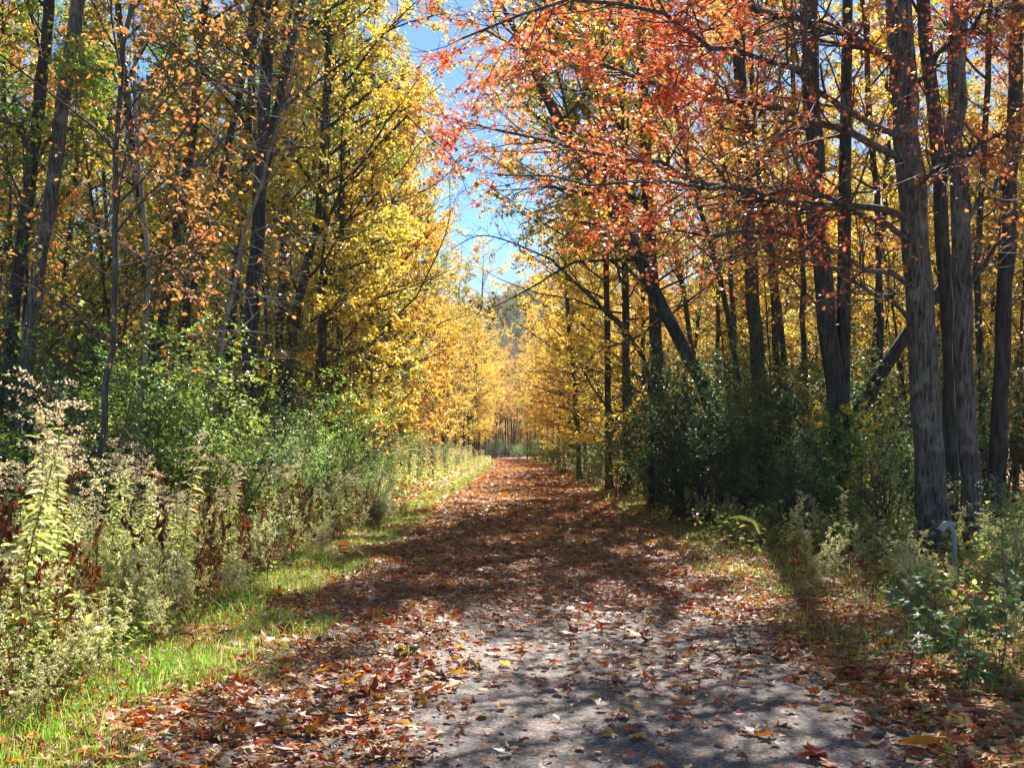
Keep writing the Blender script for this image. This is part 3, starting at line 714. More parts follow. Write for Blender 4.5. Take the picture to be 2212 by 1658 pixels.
for i, (px, py, lab, c) in enumerate(pl):
    d = 3539 / (py - 970); x = (px - 1135) / 2212 * d
    r2 = np.random.RandomState(900 + i); tp = JT[i % 5] if 'oval' not in lab else JT[5]
    az = r2.rand() * 6.28
    V, F = place(r2, np.zeros((1, 3)), np.array([[math.cos(az), math.sin(az), .1]]), np.array([[r2.normal(0, .2), r2.normal(0, .2), 1]]), np.array([.14]), tp)
    V[:, 2] -= V[:, 2].min()
    A = Acc(); A.add(V, F, 0, np.array(c)); 
    o = A.obj('maple_leaf', [M_fallen], loc=(x, d, (.035 if abs(x) < 2.2 else float(ground_z(x, d)) + .05)))
    where = 'lying on the gravel trail' if 900 < px < 1600 else 'lying in the leaf drift beside the trail' if px > 560 else 'beside the trail'
    tag(o, lab + (' ' + where if len(lab.split()) < 9 else ''), 'fallen leaf', 'single leaves lying on the near trail')

# ------------------------------------------------------------------ grass and ground cover
def blades(acc, x, y, h, w, pal, lean=.35, mat=0, jit=.4):
    M = len(x); z = ground_z(x, y); az = rng.rand(M) * 6.28; ln = h * lean * rng.uniform(.2, 1.3, M)
    dx = np.cos(az) * ln; dy = np.sin(az) * ln
    b = rng.rand(M) * 3.14; wx = np.cos(b) * w; wy = np.sin(b) * w
    p0 = np.stack([x, y, z - .01], 1); s = np.stack([wx, wy, np.zeros(M)], 1)
    m = np.stack([x + dx * .35, y + dy * .35, z + h * .6], 1); t = np.stack([x + dx * 1.1, y + dy * 1.1, z + h * .95], 1)
    V = np.stack([p0 - s, p0 + s, m + s * .8, m - s * .8, t], 1).reshape(-1, 3)
    i = np.arange(M)[:, None] * 5
    c = ramp(pal, np.where(rng.rand(M) < .16, .97, rng.rand(M) * .7) + .25 * np.sin(x * 2.3 + y * 1.1) * np.sin(y * .7)) * rng.uniform(.6, 1.2, (M, 1)); c = np.repeat(c, 5, 0)
    base = acc.n
    acc.add(V, i + np.array([[0, 1, 2, 3]]), mat, c)
    acc.F.setdefault((3, mat, False), []).append((i + np.array([[3, 2, 4]]) + base).astype(np.int32))
GRASS = [(.11, .25, .04), (.20, .42, .06), (.32, .52, .09), (.42, .48, .12), (.56, .48, .26), (.50, .38, .20)]
A = Acc()
def gr(n, x0, x1, y0, y1, h, w, pal, pw=1.0, edge=0.0, relative=True):
    x = rng.uniform(x0, x1, n); y = y0 + (y1 - y0) * rng.rand(n) ** pw
    den = .5 + .5 * np.sin(x * 3.1 + y * .8) * np.sin(y * 1.9 - x * 1.3)
    wv = .35 * np.sin(y * 1.3) + .25 * np.sin(y * 3.1 + 1); k = (rng.rand(n) < .12 + .88 * den ** 1.3) & (np.abs(x) > np.minimum(abs(x0), abs(x1)) + .25 + wv * np.clip(12 / y, .2, 1)); x = x[k]; y = y[k]; x = x + xc(y)
    blades(A, x, y, h * rng.uniform(.3, 1.0, len(x)) * (1 + .9 * (rng.rand(len(x)) > .93)), w, pal, lean=.55)
gr(36000, -3.9, -1.7, 4.2, 9.5, .11, .0035, GRASS)
gr(9000, -5.5, -3.2, 4.2, 12, .22, .004, GRASS)
gr(34000, -3.4, -1.95, 9.5, 24, .11, .005, GRASS)
gr(26000, -3.4, -2.2, 24, 60, .12, .009, GRASS)
gr(22000, -3.6, -2.35, 60, 172, .13, .02, GRASS)
gr(9000, 2.3, 4.6, 4.5, 12, .12, .004, GRASS)
gr(12000, 2.2, 4.2, 12, 30, .12, .006, GRASS)
gr(14000, 2.3, 3.4, 30, 150, .14, .014, GRASS)
tag(A.obj('grass', [M_grass]), 'fresh green grass growing along both edges of the trail', 'grass', kind='stuff')

A = Acc()
def cover(n, x0, x1, y0, y1, h, size, pal, tp, tilt=.5):
    x = rng.uniform(x0, x1, n); y = rng.uniform(y0, y1, n)
    den = .5 + .5 * np.sin(x * 1.7 + y * .6) * np.sin(y * 1.1 - x * .9); k = rng.rand(n) < .25 + .75 * den; x = x[k]; y = y[k]
    x = x + xc(y); M = len(x); hh = h * (.3 + .7 * den[k]); z = ground_z(x, y) + hh * rng.rand(M) ** .7
    az = rng.rand(M) * 6.28; Ad = np.stack([np.cos(az), np.sin(az), rng.normal(-.1, .5, M)], 1); Cn = rng.normal(0, tilt, (M, 3)); Cn[:, 2] += 1
    c = ramp(pal, rng.rand(M)) * rng.uniform(.7, 1.15, (M, 1))
    V, F = place(rng, np.stack([x, y, z], 1), Ad, Cn, size * rng.uniform(.5, 1.3, M), tp); A.add(V, F, 0, np.repeat(c, len(tp[0]), 0))
MIXG = [(.14, .26, .05), (.28, .40, .08), (.46, .50, .14), (.56, .46, .18), (.44, .22, .08)]
cover(11000, -6.5, -3.05, 4.5, 13, .38, .055, MIXG, T_ovate(.3))
cover(12000, -8, -3.3, 13, 32, .55, .075, MIXG, T_ovate(.3))
cover(24000, -9, -3.0, 32, 172, .8, .14, MIXG, T_diamond())
cover(14000, -3.4, -1.9, 4.3, 30, .10, .035, MIXG, T_ovate(.3))
cover(12000, 2.2, 4.2, 4.3, 30, .12, .04, MIXG, T_ovate(.3))
cover(9000, 3.2, 8.5, 5.5, 14, .24, .045, MIXG, T_ovate(.3))
cover(14000, 3.0, 12, 14, 32, .55, .08, MIXG, T_ovate(.3))
cover(9000, 3.4, 10, 32, 110, .8, .14, MIXG, T_diamond())
cover(9000, -30, -8, 14, 60, .5, .12, MIXG, T_diamond())
cover(9000, 9, 30, 14, 60, .5, .12, MIXG, T_diamond())
tag(A.obj('undergrowth', [M_green]), 'low leafy ground cover under the weeds and shrubs', 'undergrowth', kind='stuff')

# ------------------------------------------------------------------ weeds
def weed(kind, seed, H):
    rng = np.random.RandomState(seed); St = Acc(); Lf = Acc(); Hd = Acc()
    if kind == 'goldenrod':
        P = march(rng, np.zeros((1, 3)), np.array([[rng.normal(0, .06), rng.normal(0, .06), 1.0]]), np.array([H]), 10, .035, 0); R = np.linspace(.006, .003, 10)[None]
        V, F = tubes(P, R, 4); St.add(V, F, 0, (.22, .15, .07))
        n = int(95 * H / 1.4); t = np.linspace(.12, .93, n); pos, tan, _ = sample(P, R, np.zeros(n, int), t)
        az = np.arange(n) * 2.4; Ad = np.stack([np.cos(az), np.sin(az), rng.normal(-.15, .35, n)], 1); Cn = rng.normal(0, .3, (n, 3)); Cn[:, 2] += 1
        sz = .135 * np.interp(t, [0, .3, 1], [.9, 1.1, .45]) * rng.uniform(.7, 1.2, n)
        V, F = place(rng, pos, Ad, Cn, sz, T_ovate(.12, .05)); c = ramp(WEEDP if seed % 2 else [(.36, .44, .13), (.50, .54, .18), (.64, .62, .28)], rng.rand(n)) * rng.uniform(.7, 1.2, (n, 1)); c[t < .3] *= np.array([.8, .5, .5])
        Lf.add(V, F, 0, np.repeat(c, 6, 0))
        P2, R2 = spawn(rng, P, R, 14, .80, 1.0, .9, .1, 6, up=-.12, wob=.08, Labs=.20, rmin=.0015)
        V, F = tubes(P2, R2, 3); Hd.add(V, F, 0, (.36, .28, .14))
        m = 26; idx = np.repeat(np.arange(len(P2)), m); t = rng.uniform(.2, 1, len(idx)); pos, tan, _ = sample(P2, R2, idx, t)
        V, F = place(rng, pos + rng.normal(0, .008, pos.shape), rng.normal(0, 1, pos.shape), rng.normal(0, 1, pos.shape), np.full(len(idx), .018), T_diamond())
        Hd.add(V, F, 0, np.repeat(ramp(TAN, rng.rand(len(idx))), 4, 0))
        return St, Lf, Hd
    if kind == 'aster':
        n0 = 5; d = rng.normal(0, .25, (n0, 3)); d[:, 2] = 1
        P = march(rng, np.zeros((n0, 3)), norm(d), np.full(n0, H) * rng.uniform(.7, 1.05, n0), 8, .07, .0); R = np.tile(np.linspace(.005, .002, 8), (n0, 1))
        P2, R2 = spawn(rng, P, R, 11, .25, 1, .7, .3, 5, up=.08, wob=.12, rmin=.0016); P3, R3 = spawn(rng, P2, R2, 5, .2, 1, .7, .4, 3, wob=.15, rmin=.001)
        for a, b in ((P, R), (P2, R2), (P3, R3)):
            V, F = tubes(a, b, 3); St.add(V, F, 0, (.24, .17, .10))
        idx = np.repeat(np.arange(len(P3)), 5); pos, tan, _ = sample(P3, R3, idx, rng.uniform(.1, 1, len(idx))); M = len(idx)
        V, F = place(rng, pos, rng.normal(0, 1, (M, 3)), rng.normal(0, .5, (M, 3)) + [0, 0, 1], .04 * rng.uniform(.5, 1.2, M), T_ovate(.16, .05)); Lf.add(V, F, 0, np.repeat(ramp(WEEDP, rng.rand(M)) * rng.uniform(.6, 1.1, (M, 1)), 6, 0))
        idx = np.repeat(np.arange(len(P3)), 2); pos, tan, _ = sample(P3, R3, idx, rng.uniform(.85, 1, len(idx))); M = len(idx)
        V, F = place(rng, pos, rng.normal(0, 1, (M, 3)), rng.normal(0, 1, (M, 3)), .022 * rng.uniform(.6, 1.3, M), T_diamond()); Hd.add(V, F, 0, np.repeat(ramp([(.6, .55, .45), (.75, .7, .6)], rng.rand(M)), 4, 0))
        return St, Lf, Hd
    if kind == 'dried_weed':
        n0 = 2; d = rng.normal(0, .12, (n0, 3)); d[:, 2] = 1
        P = march(rng, np.zeros((n0, 3)), norm(d), np.full(n0, H) * rng.uniform(.8, 1.05, n0), 9, .05, 0); R = np.tile(np.linspace(.008, .003, 9), (n0, 1))
        P2, R2 = spawn(rng, P, R, 8, .3, 1, .6, .28, 5, up=.0, wob=.15, rmin=.002)
        for a, b in ((P, R), (P2, R2)):
            V, F = tubes(a, b, 4); St.add(V, F, 0, (.10, .045, .03))
        idx = np.repeat(np.arange(len(P2)), 6); pos, tan, _ = sample(P2, R2, idx, rng.uniform(.1, 1, len(idx))); M = len(idx)
        Ad = rng.normal(0, .4, (M, 3)); Ad[:, 2] -= 1
        V, F = place(rng, pos, Ad, rng.normal(0, 1, (M, 3)), .09 * rng.uniform(.5, 1.2, M), T_ovate(.16, .3)); Lf.add(V, F, 0, np.repeat(ramp(DRIED, rng.rand(M)), 6, 0))
        return St, Lf, None
    if kind == 'broadleaf':
        n0 = 4; d = rng.normal(0, .45, (n0, 3)); d[:, 2] = 1
        P = march(rng, np.zeros((n0, 3)), norm(d), np.full(n0, H) * rng.uniform(.7, 1.1, n0), 8, .12, .02); R = np.tile(np.linspace(.005, .0025, 8), (n0, 1))
        P2, R2 = spawn(rng, P, R, 6, .2, 1, .8, .35, 4, up=.0, wob=.12, rmin=.0018)
        for a, b in ((P, R), (P2, R2)):
            V, F = tubes(a, b, 3); St.add(V, F, 0, (.18, .12, .07))
        idx = np.repeat(np.arange(len(P2)), 5); pos, tan, _ = sample(P2, R2, idx, rng.uniform(.15, 1, len(idx))); M = len(idx)
        Ad = tan * .5 + rng.normal(0, .7, (M, 3)); Ad[:, 2] *= .4; Cn = rng.normal(0, .35, (M, 3)); Cn[:, 2] += 1
        V, F = place(rng, pos, Ad, Cn, .095 * rng.uniform(.5, 1.3, M), T_ovate(.30, .08)); Lf.add(V, F, 0, np.repeat(ramp([(.16, .28, .07), (.34, .44, .12), (.58, .58, .20), (.74, .64, .20)], rng.rand(M)), 6, 0))
        return St, Lf, None

WP = {}
def weed_proto(kind, v, seed, H):
    St, Lf, Hd = weed(kind, seed, H)
    WP[(kind, v)] = (St.mesh('stem', [M_dry]), Lf.mesh('foliage', [M_dry if kind != 'broadleaf' else M_green]), Hd.mesh('seed_head', [M_dry]) if Hd else None)  # third mesh holds the dry seed heads of goldenrod and aster
for v in range(5): weed_proto('goldenrod', v, 200 + v, 1.4)
for v in range(4): weed_proto('aster', v, 220 + v, 1.0)
for v in range(3): weed_proto('dried_weed', v, 240 + v, 1.3)
for v in range(4): weed_proto('broadleaf', v, 260 + v, .8)
def put_weed(kind, v, x, y, sc, label, group, rng):
    st, lf, hd = WP[(kind, v)]
    r = thing(kind, label, {'goldenrod': 'weed', 'aster': 'weed', 'dried_weed': 'weed', 'broadleaf': 'plant'}[kind], (x, y, float(ground_z(x, y)) - .01), rng.uniform(0, 6.28), group, sc)
    r.rotation_euler = (rng.normal(0, .07), rng.normal(0, .07), rng.uniform(0, 6.28))
    for nm, me in (('stem', st), ('foliage', lf), ('seed_head', hd)):
        if me is not None:
            o = bpy.data.objects.new(nm, me); COL.objects.link(o); o.parent = r
rng = np.random.RandomState(31)
def zone_name(y): return 'nearest' if y < 9 else 'near' if y < 16 else 'middle' if y < 32 else 'far'
def scatter_weeds(kind, n, x0, x1, y0, y1, sc0, sc1, lab, nv, pw=1.0):
    for _ in range(n):
        y = y0 + (y1 - y0) * rng.rand() ** pw; xr = rng.uniform(x0, x1); x = xr + float(xc(y))
        s = rng.uniform(sc0, sc1); 
        if x0 < 0: s *= np.interp(-xr, [2.6, 3.3, 4.5, 6], [.40, .75, 1.0, 1.15])
        side = 'left bank' if x0 < 0 else 'right verge'
        put_weed(kind, rng.randint(nv), x, y, s, '%s in the %s stretch of the %s' % (lab, zone_name(y), side), '%s plants on the %s' % (kind.replace('_', ' '), side), rng)
scatter_weeds('goldenrod', 175, -6.4, -3.2, 6.2, 26, .75, 1.15, 'pale goldenrod stem with narrow drooping leaves', 5, 1.3)
scatter_weeds('goldenrod', 130, -7.5, -3.5, 26, 100, 1.0, 1.4, 'tall pale goldenrod', 5, 1.3)
scatter_weeds('aster', 160, -5.8, -2.8, 5.6, 26, .6, 1.1, 'bushy grey-green aster with fluffy seed heads', 4, 1.2)
scatter_weeds('dried_weed', 80, -5.2, -2.9, 5.2, 22, .6, 1.15, 'dead reddish-brown weed with curled leaves', 3)
scatter_weeds('broadleaf', 60, -5.4, -3.0, 5, 14, .4, .8, 'low leafy plant with glossy leaves', 4)
scatter_weeds('broadleaf', 110, 3.5, 7.5, 6.5, 20, .4, .85, 'leafy low plant with shiny light-catching leaves', 4, 1.0)
scatter_weeds('aster', 40, 3.2, 6.5, 7, 24, .4, .8, 'small wispy aster with pale seed heads', 4)
scatter_weeds('goldenrod', 26, 3.4, 6.5, 8, 22, .4, .75, 'short pale goldenrod', 5)
# the tall goldenrods that stand out at the left edge
for i, (px, top, d, lab) in enumerate([(70, 810, 7.6, 'tallest goldenrod at the left edge, with a broad drooping tan plume'), (15, 870, 7.2, 'tall goldenrod with pale lit leaves at the very left edge'), (115, 945, 7.9, 'straight goldenrod spike right of the tallest one'), (90, 960, 8.3, 'shorter goldenrod spike just behind the tallest one'), (215, 985, 9.0, 'goldenrod with plume bending left before the dark gap'), (370, 930, 10, 'tall tan stem in front of the bright green bush')]):
    x = (px - 1135) / 2212 * d; h = CAMZ + (970 - top) / 2212 * d
    put_weed('goldenrod', i % 5, x, d, h / 1.42, lab, None, rng)

# ------------------------------------------------------------------ bushes
BP = []
def bush(seed, H, W, pal, nst, leaf, nl, twig_vis=.5):
    rng = np.random.RandomState(seed); St = Acc(); Lf = Acc()
    d = rng.normal(0, W / H * .42, (nst, 3)); d[:, 2] = 1
    pos = rng.normal(0, W * .12, (nst, 3)); pos[:, 2] = -.05
    P = march(rng, pos, norm(d), H * rng.uniform(.6, 1.05, nst), 9, .08, .0); R = np.tile(np.linspace(.018, .004, 9), (nst, 1))
    P2, R2 = spawn(rng, P, R, 9, .15, 1, .8, .42, 6, up=.01, wob=.14, rmin=.003); P3, R3 = spawn(rng, P2, R2, 5, .15, 1, .8, .5, 4, wob=.16, rmin=.002, Labs=.32)
    for a, b, s in ((P, R, 5), (P2, R2, 3), (P3, R3, 3)):
        V, F = tubes(a, b, s); St.add(V, F, 0)
    add_leaves(Lf, rng, P3, R3, nl, leaf, T_ovate(.30), pal, mat=0, clump=.7, tilt=.5, droop=.15)
    add_leaves(Lf, rng, P2, R2, nl, leaf, T_ovate(.30), pal, mat=0, clump=.7, t0=.3, tilt=.5, droop=.15)
    return St.mesh('stems', [M_twig]), Lf.mesh('foliage', [M_green])
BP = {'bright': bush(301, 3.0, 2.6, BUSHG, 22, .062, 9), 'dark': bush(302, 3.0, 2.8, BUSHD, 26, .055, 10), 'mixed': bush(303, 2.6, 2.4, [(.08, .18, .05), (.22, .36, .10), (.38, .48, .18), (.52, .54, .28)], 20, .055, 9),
      'gold': bush(304, 2.6, 2.4, GOLD, 14, .085, 6)}
def put_bush(kind, x, y, sc, label, group=None, rz=0.0, sz=None):
    st, lf = BP[kind]; r = thing('bush', label, 'bush', (x, y, float(ground_z(x, y))), rz, group)
    r.scale = (sc, sc, sz or sc)
    for nm, me in (('stems', st), ('foliage', lf)):
        o = bpy.data.objects.new(nm, me); COL.objects.link(o); o.parent = r
def pxx(px, d): return (px - 1135) / 2212 * d
bl = [('dark', 90, 14.5, 1.05, 'dark green bush at the left edge around the foot of the leaning grey trunk'), ('bright', 260, 14.0, 1.10, 'tall bright green bush behind the goldenrods, left part of the thicket'),
      ('bright', 400, 14.8, 1.0, 'sunlit green bush in the middle of the left thicket'), ('dark', 180, 16.5, 1.15, 'shadowed green bush behind the tall bright bush on the left'), ('bright', 490, 17.0, .95, 'bright yellow-green bush in front of the black forked trunk'),
      ('mixed', 600, 20.0, .85, 'grey-green bush right of the forked trunk'), ('bright', 700, 23.0, .95, 'light green bush halfway along the left bank'), ('mixed', 640, 18.0, .65, 'low pale bush in front of the grey-green bush'),
      ('bright', 770, 28.0, .85, 'light green arching bush further along the left bank'), ('mixed', 800, 22.0, .55, 'small brown-grey bush standing at the grass edge'), ('bright', 860, 38.0, .85, 'rounded green bush below the yellow boughs on the left bank'),
      ('mixed', 935, 58.0, .9, 'pale tall bush near the far end of the left bank'), ('mixed', 985, 80, .85, 'pale bush where the grass strip narrows on the left')]
for i, (k, px, d, sc, lab) in enumerate(bl): put_bush(k, pxx(px, d), d, sc, lab, rz=i * 1.3)
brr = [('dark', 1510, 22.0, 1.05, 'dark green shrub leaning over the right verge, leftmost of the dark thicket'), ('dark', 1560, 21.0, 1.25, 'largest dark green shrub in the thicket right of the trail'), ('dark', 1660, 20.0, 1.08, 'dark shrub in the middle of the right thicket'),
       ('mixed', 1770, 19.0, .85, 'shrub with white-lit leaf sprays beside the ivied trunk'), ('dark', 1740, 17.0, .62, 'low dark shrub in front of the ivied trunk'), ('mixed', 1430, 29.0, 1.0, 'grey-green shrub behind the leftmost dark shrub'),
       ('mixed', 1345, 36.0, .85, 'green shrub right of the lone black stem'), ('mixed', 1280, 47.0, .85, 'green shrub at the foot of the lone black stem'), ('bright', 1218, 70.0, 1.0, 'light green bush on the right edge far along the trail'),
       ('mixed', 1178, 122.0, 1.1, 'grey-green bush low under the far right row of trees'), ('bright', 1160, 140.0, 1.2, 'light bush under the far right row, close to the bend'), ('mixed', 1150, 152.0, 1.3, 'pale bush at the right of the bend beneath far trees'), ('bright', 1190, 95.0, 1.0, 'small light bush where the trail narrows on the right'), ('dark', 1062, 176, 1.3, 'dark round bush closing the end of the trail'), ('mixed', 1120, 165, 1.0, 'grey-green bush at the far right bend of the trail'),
       ('mixed', 1900, 16.0, .75, 'thin yellow-green bush between the ivied and furrowed trunks'), ('mixed', 2200, 13.5, .42, 'low leafy bush at the right edge before the grey trunks'), ('mixed', 2190, 9.5, .32, 'small leafy bush nearest the camera on the right'),
       ('gold', 1640, 24.0, .95, 'yellow-leaved young shrub glowing above the dark thicket'), ('gold', 1360, 42.0, 1.1, 'golden low shrub behind the dark shrubs')]
for i, (k, px, d, sc, lab) in enumerate(brr): put_bush(k, pxx(px, d), d, sc, lab, rz=i * 1.7)

r5 = np.random.RandomState(61)
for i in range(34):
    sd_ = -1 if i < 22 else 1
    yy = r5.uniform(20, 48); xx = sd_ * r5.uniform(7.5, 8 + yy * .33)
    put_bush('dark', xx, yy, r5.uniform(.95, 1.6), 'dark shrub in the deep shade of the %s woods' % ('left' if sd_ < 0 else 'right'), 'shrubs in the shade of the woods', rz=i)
for k_, px_, d_, s_, lab_ in (('dark', 1500, 25.5, 1.4, 'tall dark shrub rising behind the largest dark shrub'), ('dark', 1620, 24.0, 1.35, 'tall dark shrub behind the middle of the right thicket'), ('gold', 1480, 29, 1.3, 'gold-leaved shrub rising behind the dark thicket'), ('gold', 1760, 23, 1.1, 'gold-leaved shrub behind the ivied trunk')):
    put_bush(k_, pxx(px_, d_), d_, s_, lab_)
for i in range(14):
    yy = r5.uniform(180, 205); xx = -3.4 + (i - 6.5) * 2.1 + r5.normal(0, .4)
    put_bush(['dark', 'mixed'][i % 2], xx, yy, r5.uniform(.8, 1.3), '%s shrub low in the dim thicket closing the trail' % ['dark green', 'grey-green'][i % 2], 'shrubs closing the end of the trail', rz=i)
# ------------------------------------------------------------------ posts
A = Acc()
def box(acc, cx, cy, z0, z1, w, d, col=None, mat=0, top=0.0):
    V = np.array([[cx + sx * w / 2, cy + sy * d / 2, z] for z in (z0, z1) for sx, sy in ((-1, -1), (1, -1), (1, 1), (-1, 1))], float)
    V[4:6, 2] -= top
    acc.add(V, [[0, 3, 2, 1], [4, 5, 6, 7], [0, 1, 5, 4], [1, 2, 6, 5], [2, 3, 7, 6], [3, 0, 4, 7]], mat, col)
M_wood = bark_mat('weathered_wood', (.12, .07, .04), (.34, .20, .12), scale=10, bump=.3)
M_pvc = ground_mat('white_plastic', ((.30, .31, .29), (.38, .39, .37), (.45, .46, .44)), 20, rough=.4, bump=.02, spec=.5)
d = 14.2; box(A, 0, 0, -.1, CAMZ + (970 - 1135) / 2212 * d, .07, .07, mat=0, top=.015)
tag(A.obj('wooden_post', [M_wood], loc=(pxx(1783, d), d, 0)), 'short brown wooden post in the weeds before the ivied trunk', 'post')
d = 12.6; h = CAMZ + (970 - 1135) / 2212 * d
A = Acc(); pth = smooth_line([(0, 0, -.1), (0, 0, h * .7), (0, 0, h - .05), (-.04, 0, h + .0), (-.11, 0, h + .01), (-.15, 0, h - .05)], 20)[None]
V, F = tubes(pth, np.full((1, 20), .030), 12); A.add(V, F, 0, smooth=True)
rp = thing('vent_pipe', 'short pale pipe with a bent white cap before the furrowed trunk', 'pipe', (pxx(2062, d), d, 0))
A.obj('pipe', [M_pvc], rp)
A = Acc(); pc = smooth_line([(-.0, 0, h + .0), (-.04, 0, h + .02), (-.12, 0, h + .02), (-.17, 0, h - .06)], 12)[None]
V, F = tubes(pc, np.interp(np.linspace(0, 1, 12), [0, .2, 1], [.036, .042, .046])[None], 14); A.add(V, F, 0, smooth=True); A.obj('cap', [M_pvc], rp)

# ivy on the twin trunk
# ------------------------------------------------------------------ small growth that stands out
rng = np.random.RandomState(88)
def spray(name, label, cat, pts, r0, nb, nl, size, pal, tpl, seed, flat=.2, mat=None, Lf=.35, group=None):
    g = np.random.RandomState(seed); P = smooth_line(pts, 12)[None]; R = np.linspace(r0, r0 * .3, 12)[None]; St = Acc(); Lf_ = Acc()
    P2, R2 = spawn(g, P, R, nb, .15, 1, .8, Lf, 5, flat=flat, up=.0, wob=.12, rmin=.002); P3, R3 = spawn(g, P2, R2, 3, .2, 1, .7, .5, 3, flat=flat, wob=.1, rmin=.0015)
    for a, b, sd in ((P, R, 6), (P2, R2, 4), (P3, R3, 3)):
        V, F = tubes(a, b, sd); St.add(V, F, 0, smooth=True)
    for a, b in ((P2, R2), (P3, R3)): add_leaves(Lf_, g, a, b, nl, size, tpl, pal, mat=0, t0=.2, tilt=.35, droop=.15)
    o = tuple(pts[0]); r = thing(name, label, cat, o, 0, group)
    child(St.obj('stem', [M_twig], r, o), r); child(Lf_.obj('foliage', [mat or M_leaf], r, o), r)
# saplings with level sprays of yellow leaves over the dark shrubs
for i, (px, d, top, lab) in enumerate([(1740, 19.5, 840, 'young maple holding level yellow sprays over the dark shrubs'), (1660, 21.5, 860, 'young maple with golden sprays beside the stout dark trunk'), (1850, 17, 900, 'small yellow-leaved sapling beside the ivied twin trunk'), (1330, 33, 900, 'young maple with bright yellow leaves at the edge of the right thicket'),
      (900, 42, 880, 'young maple with orange leaves low over the left bank'), (800, 30, 800, 'young maple with gold leaves behind the left bushes'), (960, 60, 870, 'yellow young maple far along the left bank')]):
    x = pxx(px, d); h = CAMZ + (970 - top) / 2212 * d
    spray('sapling', lab, 'sapling', [(x, d, -.05), (x + .1, d, h * .5), (x + .05, d + .1, h)], .022, 16, 7, .10 if d < 30 else .13, YEL if i != 4 else ORNG, MAPLE if d < 22 else T_ovate(), 400 + i, flat=.12, Lf=.5)
# maple seedlings with big dull leaves, right foreground
for i, (px, d, h, lab) in enumerate([(1960, 6.9, .62, 'maple seedling with large dark leaves at the right edge, leftmost of four'), (2080, 6.6, .55, 'maple seedling with big shaded leaves second from the left at the right edge'), (2010, 7.6, .6, 'taller maple seedling behind the others at the right edge'), (2160, 7.1, .6, 'maple seedling nearest the right border of the verge')]):
    x = pxx(px, d); z = float(ground_z(x, d))
    spray('maple_seedling', lab, 'seedling', [(x, d, z - .02), (x + .05, d, z + h * .5), (x + .02, d, z + h)], .006, 6, 3, .11, [(.10, .18, .07), (.16, .24, .09), (.30, .30, .12)], JT[0], 420 + i, flat=.3, mat=M_leaf, Lf=.5)
# fallen leafy twigs
for i, (px, py, lab, pal) in enumerate([(660, 1395, 'fallen twig with a heap of brown-yellow maple leaves at the grass edge', [(.20, .13, .04), (.42, .28, .05), (.30, .18, .05)]), (600, 1600, 'fallen twig with large yellow-brown maple leaves nearest the camera', [(.30, .16, .05), (.50, .32, .06), (.55, .38, .10)]),
      (830, 1425, 'small fallen twig with olive leaves in the leaf drift', [(.20, .18, .05), (.40, .32, .08)]), (1590, 1415, 'fallen twig with dull green leaves on the right of the gravel', [(.06, .10, .05), (.12, .15, .07)])]):
    d = 3539 / (py - 970); x = pxx(px, d)
    spray('fallen_twig', lab, 'twig', [(x - .18, d, .03), (x, d + .05, .05), (x + .18, d + .02, .05)], .005, 4, 2, .11, pal, JT[i % 4], 440 + i, flat=.25, mat=M_fallen, Lf=.4)
# fern-like frond arching from the shrubs
d = 13.0; P = smooth_line([Wp(1642, 1150, d), Wp(1632, 1122, d), Wp(1600, 1112, d), Wp(1570, 1118, d)], 26); g = Acc(); V, F = tubes(P[None], np.linspace(.006, .002, 26)[None], 4); g.add(V, F, 0, (.3, .3, .1))
f = Acc(); T = norm(np.gradient(P, axis=0)); sd = norm(np.cross(T, [0, 0, 1.0]))
for s_ in (-1, 1):
    Ad = s_ * sd + T * .3 - np.array([0, 0, .5]); V, F = place(rng, P, Ad, np.tile([0, 0, 1.0], (26, 1)) + rng.normal(0, .1, (26, 3)), .15 * .55 * np.sin(np.linspace(.25, 1, 26) * 3.0) + .02, T_ovate(.09)); f.add(V, F, 0, (.42, .46, .12))
o = tuple(P[0]); r = thing('fern', 'single yellow-green frond arching out from the foot of the dark shrubs', 'fern', o); g.obj('stem', [M_dry], r, o); f.obj('foliage', [M_dry], r, o)
# ivy on the twin trunk
g = Acc(); n = 1300; u = rng.rand(n); z = u * 2.3; a = rng.rand(n) * 6.28; d0 = 18.5
cx_ = np.interp(z, [0, 1.6, 3, 4.7], [pxx(1822, d0), pxx(1818, d0), pxx(1800, d0), pxx(1772, d0)]); rr = .25 + rng.rand(n) * .16 * (1 - u * .5)
pos = np.stack([cx_ + np.cos(a) * rr, d0 + np.sin(a) * rr, z], 1); Cn = np.stack([np.cos(a), np.sin(a), .4 + 0 * a], 1) + rng.normal(0, .3, (n, 3)); Ad = rng.normal(0, .5, (n, 3)); Ad[:, 2] -= 1
V, F = place(rng, pos, Ad, Cn, .085 * rng.uniform(.6, 1.3, n), T_ovate(.38)); g.add(V, F, 0, np.repeat(ramp(BUSHG, rng.rand(n) * .8), 6, 0))
tag(g.obj('ivy', [M_green]), 'green ivy clothing the lower part of the twin trunk', 'ivy')
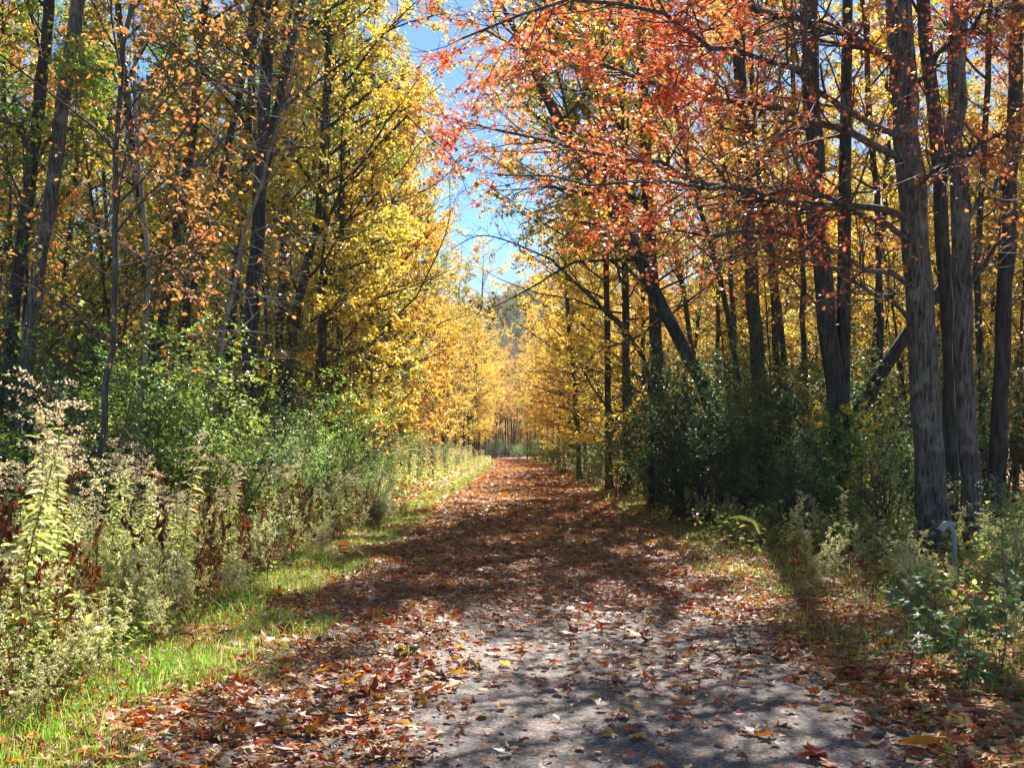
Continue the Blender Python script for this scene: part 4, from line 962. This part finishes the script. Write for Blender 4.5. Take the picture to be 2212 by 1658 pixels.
# thin bare branches reaching into the gap of sky
for i, (pts, lab) in enumerate([([(1190, 560, 26), (1100, 520, 25.5), (1030, 500, 25), (975, 540, 25)], 'thin bare branch reaching across the lower part of the sky gap from the right'), ([(900, 640, 34), (940, 560, 33.5), (975, 480, 33), (970, 380, 33)], 'thin bare branch rising into the sky gap from the left'), ([(880, 250, 30), (930, 300, 29.6), (985, 340, 29.2), (1010, 420, 29)], 'fine twiggy branch drooping into the middle of the sky gap')]):
    g = np.random.RandomState(470 + i); P = smooth_line([Wp(*q) for q in pts], 12)[None]; R = np.linspace(.03, .008, 12)[None]; A = Acc()
    # the branch runs back to a slim stem standing in the woods
    b = Wp(*pts[0]); sx = b[0] + (2.6 if i == 0 else -2.6); St = smooth_line([(sx, b[1] + .4, -.1), (sx, b[1] + .4, b[2] - 2.4), (b[0], b[1], b[2])], 14)[None]
    V, F = tubes(St, np.linspace(.09, .03, 14)[None], 7); T_ = Acc(); T_.add(V, F, 0, smooth=True); V, F = tubes(P, R, 5); T_.add(V, F, 0, smooth=True)
    P2, R2 = spawn(g, P, R, 16, .1, 1, .8, .35, 6, wob=.2, up=.05, rmin=.006); P3, R3 = spawn(g, P2, R2, 5, .1, 1, .8, .5, 5, wob=.22, rmin=.005); P4, R4 = spawn(g, P3, R3, 3, .1, 1, .8, .5, 4, wob=.2, rmin=.004)
    for a_, b_ in ((P2, R2), (P3, R3), (P4, R4)):
        V, F = tubes(a_, b_, 3); A.add(V, F, 0)
    o = (sx, b[1] + .4, 0); r = thing('bare_tree', lab, 'tree', o); T_.obj('trunk', [M_bark], r, o); A.obj('twigs', [M_twig], r, o)
# broad pale-lit leaves low in the left foreground
for _ in range(46):
    y = rng.uniform(4.9, 9); x = -rng.uniform(3.15, 4.8)
    put_weed('broadleaf', rng.randint(4), x, y, rng.uniform(.45, .85), 'low broad-leaved plant glinting in the sun at the foot of the goldenrods', 'broad-leaved plants at the foot of the goldenrods', rng)

# ------------------------------------------------------------------ air
HAZE = .00014
A = Acc()
V = np.array([[sx * 620, y, z] for z in (-6, 112) for sx, y in ((-1, -30), (1, -30), (1, 920), (-1, 920))], float)
A.add(V, [[0, 3, 2, 1], [4, 5, 6, 7], [0, 1, 5, 4], [1, 2, 6, 5], [2, 3, 7, 6], [3, 0, 4, 7]])
mh, nt, N, L_ = newmat('air')
oo = N.new('ShaderNodeOutputMaterial'); pv = N.new('ShaderNodeVolumePrincipled'); pv.inputs['Density'].default_value = HAZE
pv.inputs['Color'].default_value = (.86, .88, .95, 1); pv.inputs['Anisotropy'].default_value = .3
L_.new(pv.outputs[0], oo.inputs['Volume'])
tag(A.obj('haze', [mh]), 'thin bright haze hanging in the backlit woods', 'haze', kind='stuff')

# ------------------------------------------------------------------ sky, sun, camera
AZ, EL = 9.5, 41.0
w = bpy.data.worlds.new('World'); S.world = w; w.use_nodes = True
nt = w.node_tree; bg = nt.nodes['Background']; sky = nt.nodes.new('ShaderNodeTexSky'); sky.sky_type = 'NISHITA'; sky.sun_disc = False
sky.sun_elevation = rad(EL); sky.sun_rotation = rad(AZ); sky.air_density = .8; sky.altitude = 1200; sky.dust_density = .1; sky.ozone_density = 1.5
tn = nt.nodes.new('ShaderNodeMixRGB'); tn.blend_type = 'MULTIPLY'; tn.inputs[0].default_value = 1; tn.inputs[2].default_value = (.68, .97, 1.06, 1); nt.links.new(sky.outputs[0], tn.inputs[1]); nt.links.new(tn.outputs[0], bg.inputs[0]); bg.inputs[1].default_value = .06
L = bpy.data.lights.new('sun', 'SUN'); L.energy = 5.0; L.angle = rad(.53); L.color = (1, .93, .82)
so = bpy.data.objects.new('sun', L); COL.objects.link(so)
from mathutils import Vector
dirv = Vector((math.sin(rad(AZ)) * math.cos(rad(EL)), math.cos(rad(AZ)) * math.cos(rad(EL)), math.sin(rad(EL))))
so.rotation_euler = dirv.to_track_quat('Z', 'Y').to_euler()

cam = bpy.data.cameras.new('camera'); co = bpy.data.objects.new('camera', cam); COL.objects.link(co)
cam.lens = 36; cam.sensor_width = 36; cam.clip_end = 3000; cam.clip_start = .05
cam.shift_x = -29 / 2212; cam.shift_y = 141 / 2212
co.location = (0, 0, CAMZ); co.rotation_euler = (rad(90), 0, 0)
S.camera = co
S.view_settings.view_transform = 'Standard'; S.view_settings.look = 'None'; S.view_settings.gamma = 1; S.view_settings.exposure = 1.65
S.view_settings.use_curve_mapping = False
cy = S.cycles
cy.max_bounces = 6; cy.diffuse_bounces = 3; cy.glossy_bounces = 2; cy.transmission_bounces = 4; cy.transparent_max_bounces = 4; cy.volume_bounces = 1
cy.sample_clamp_indirect = 6; cy.use_denoising = True
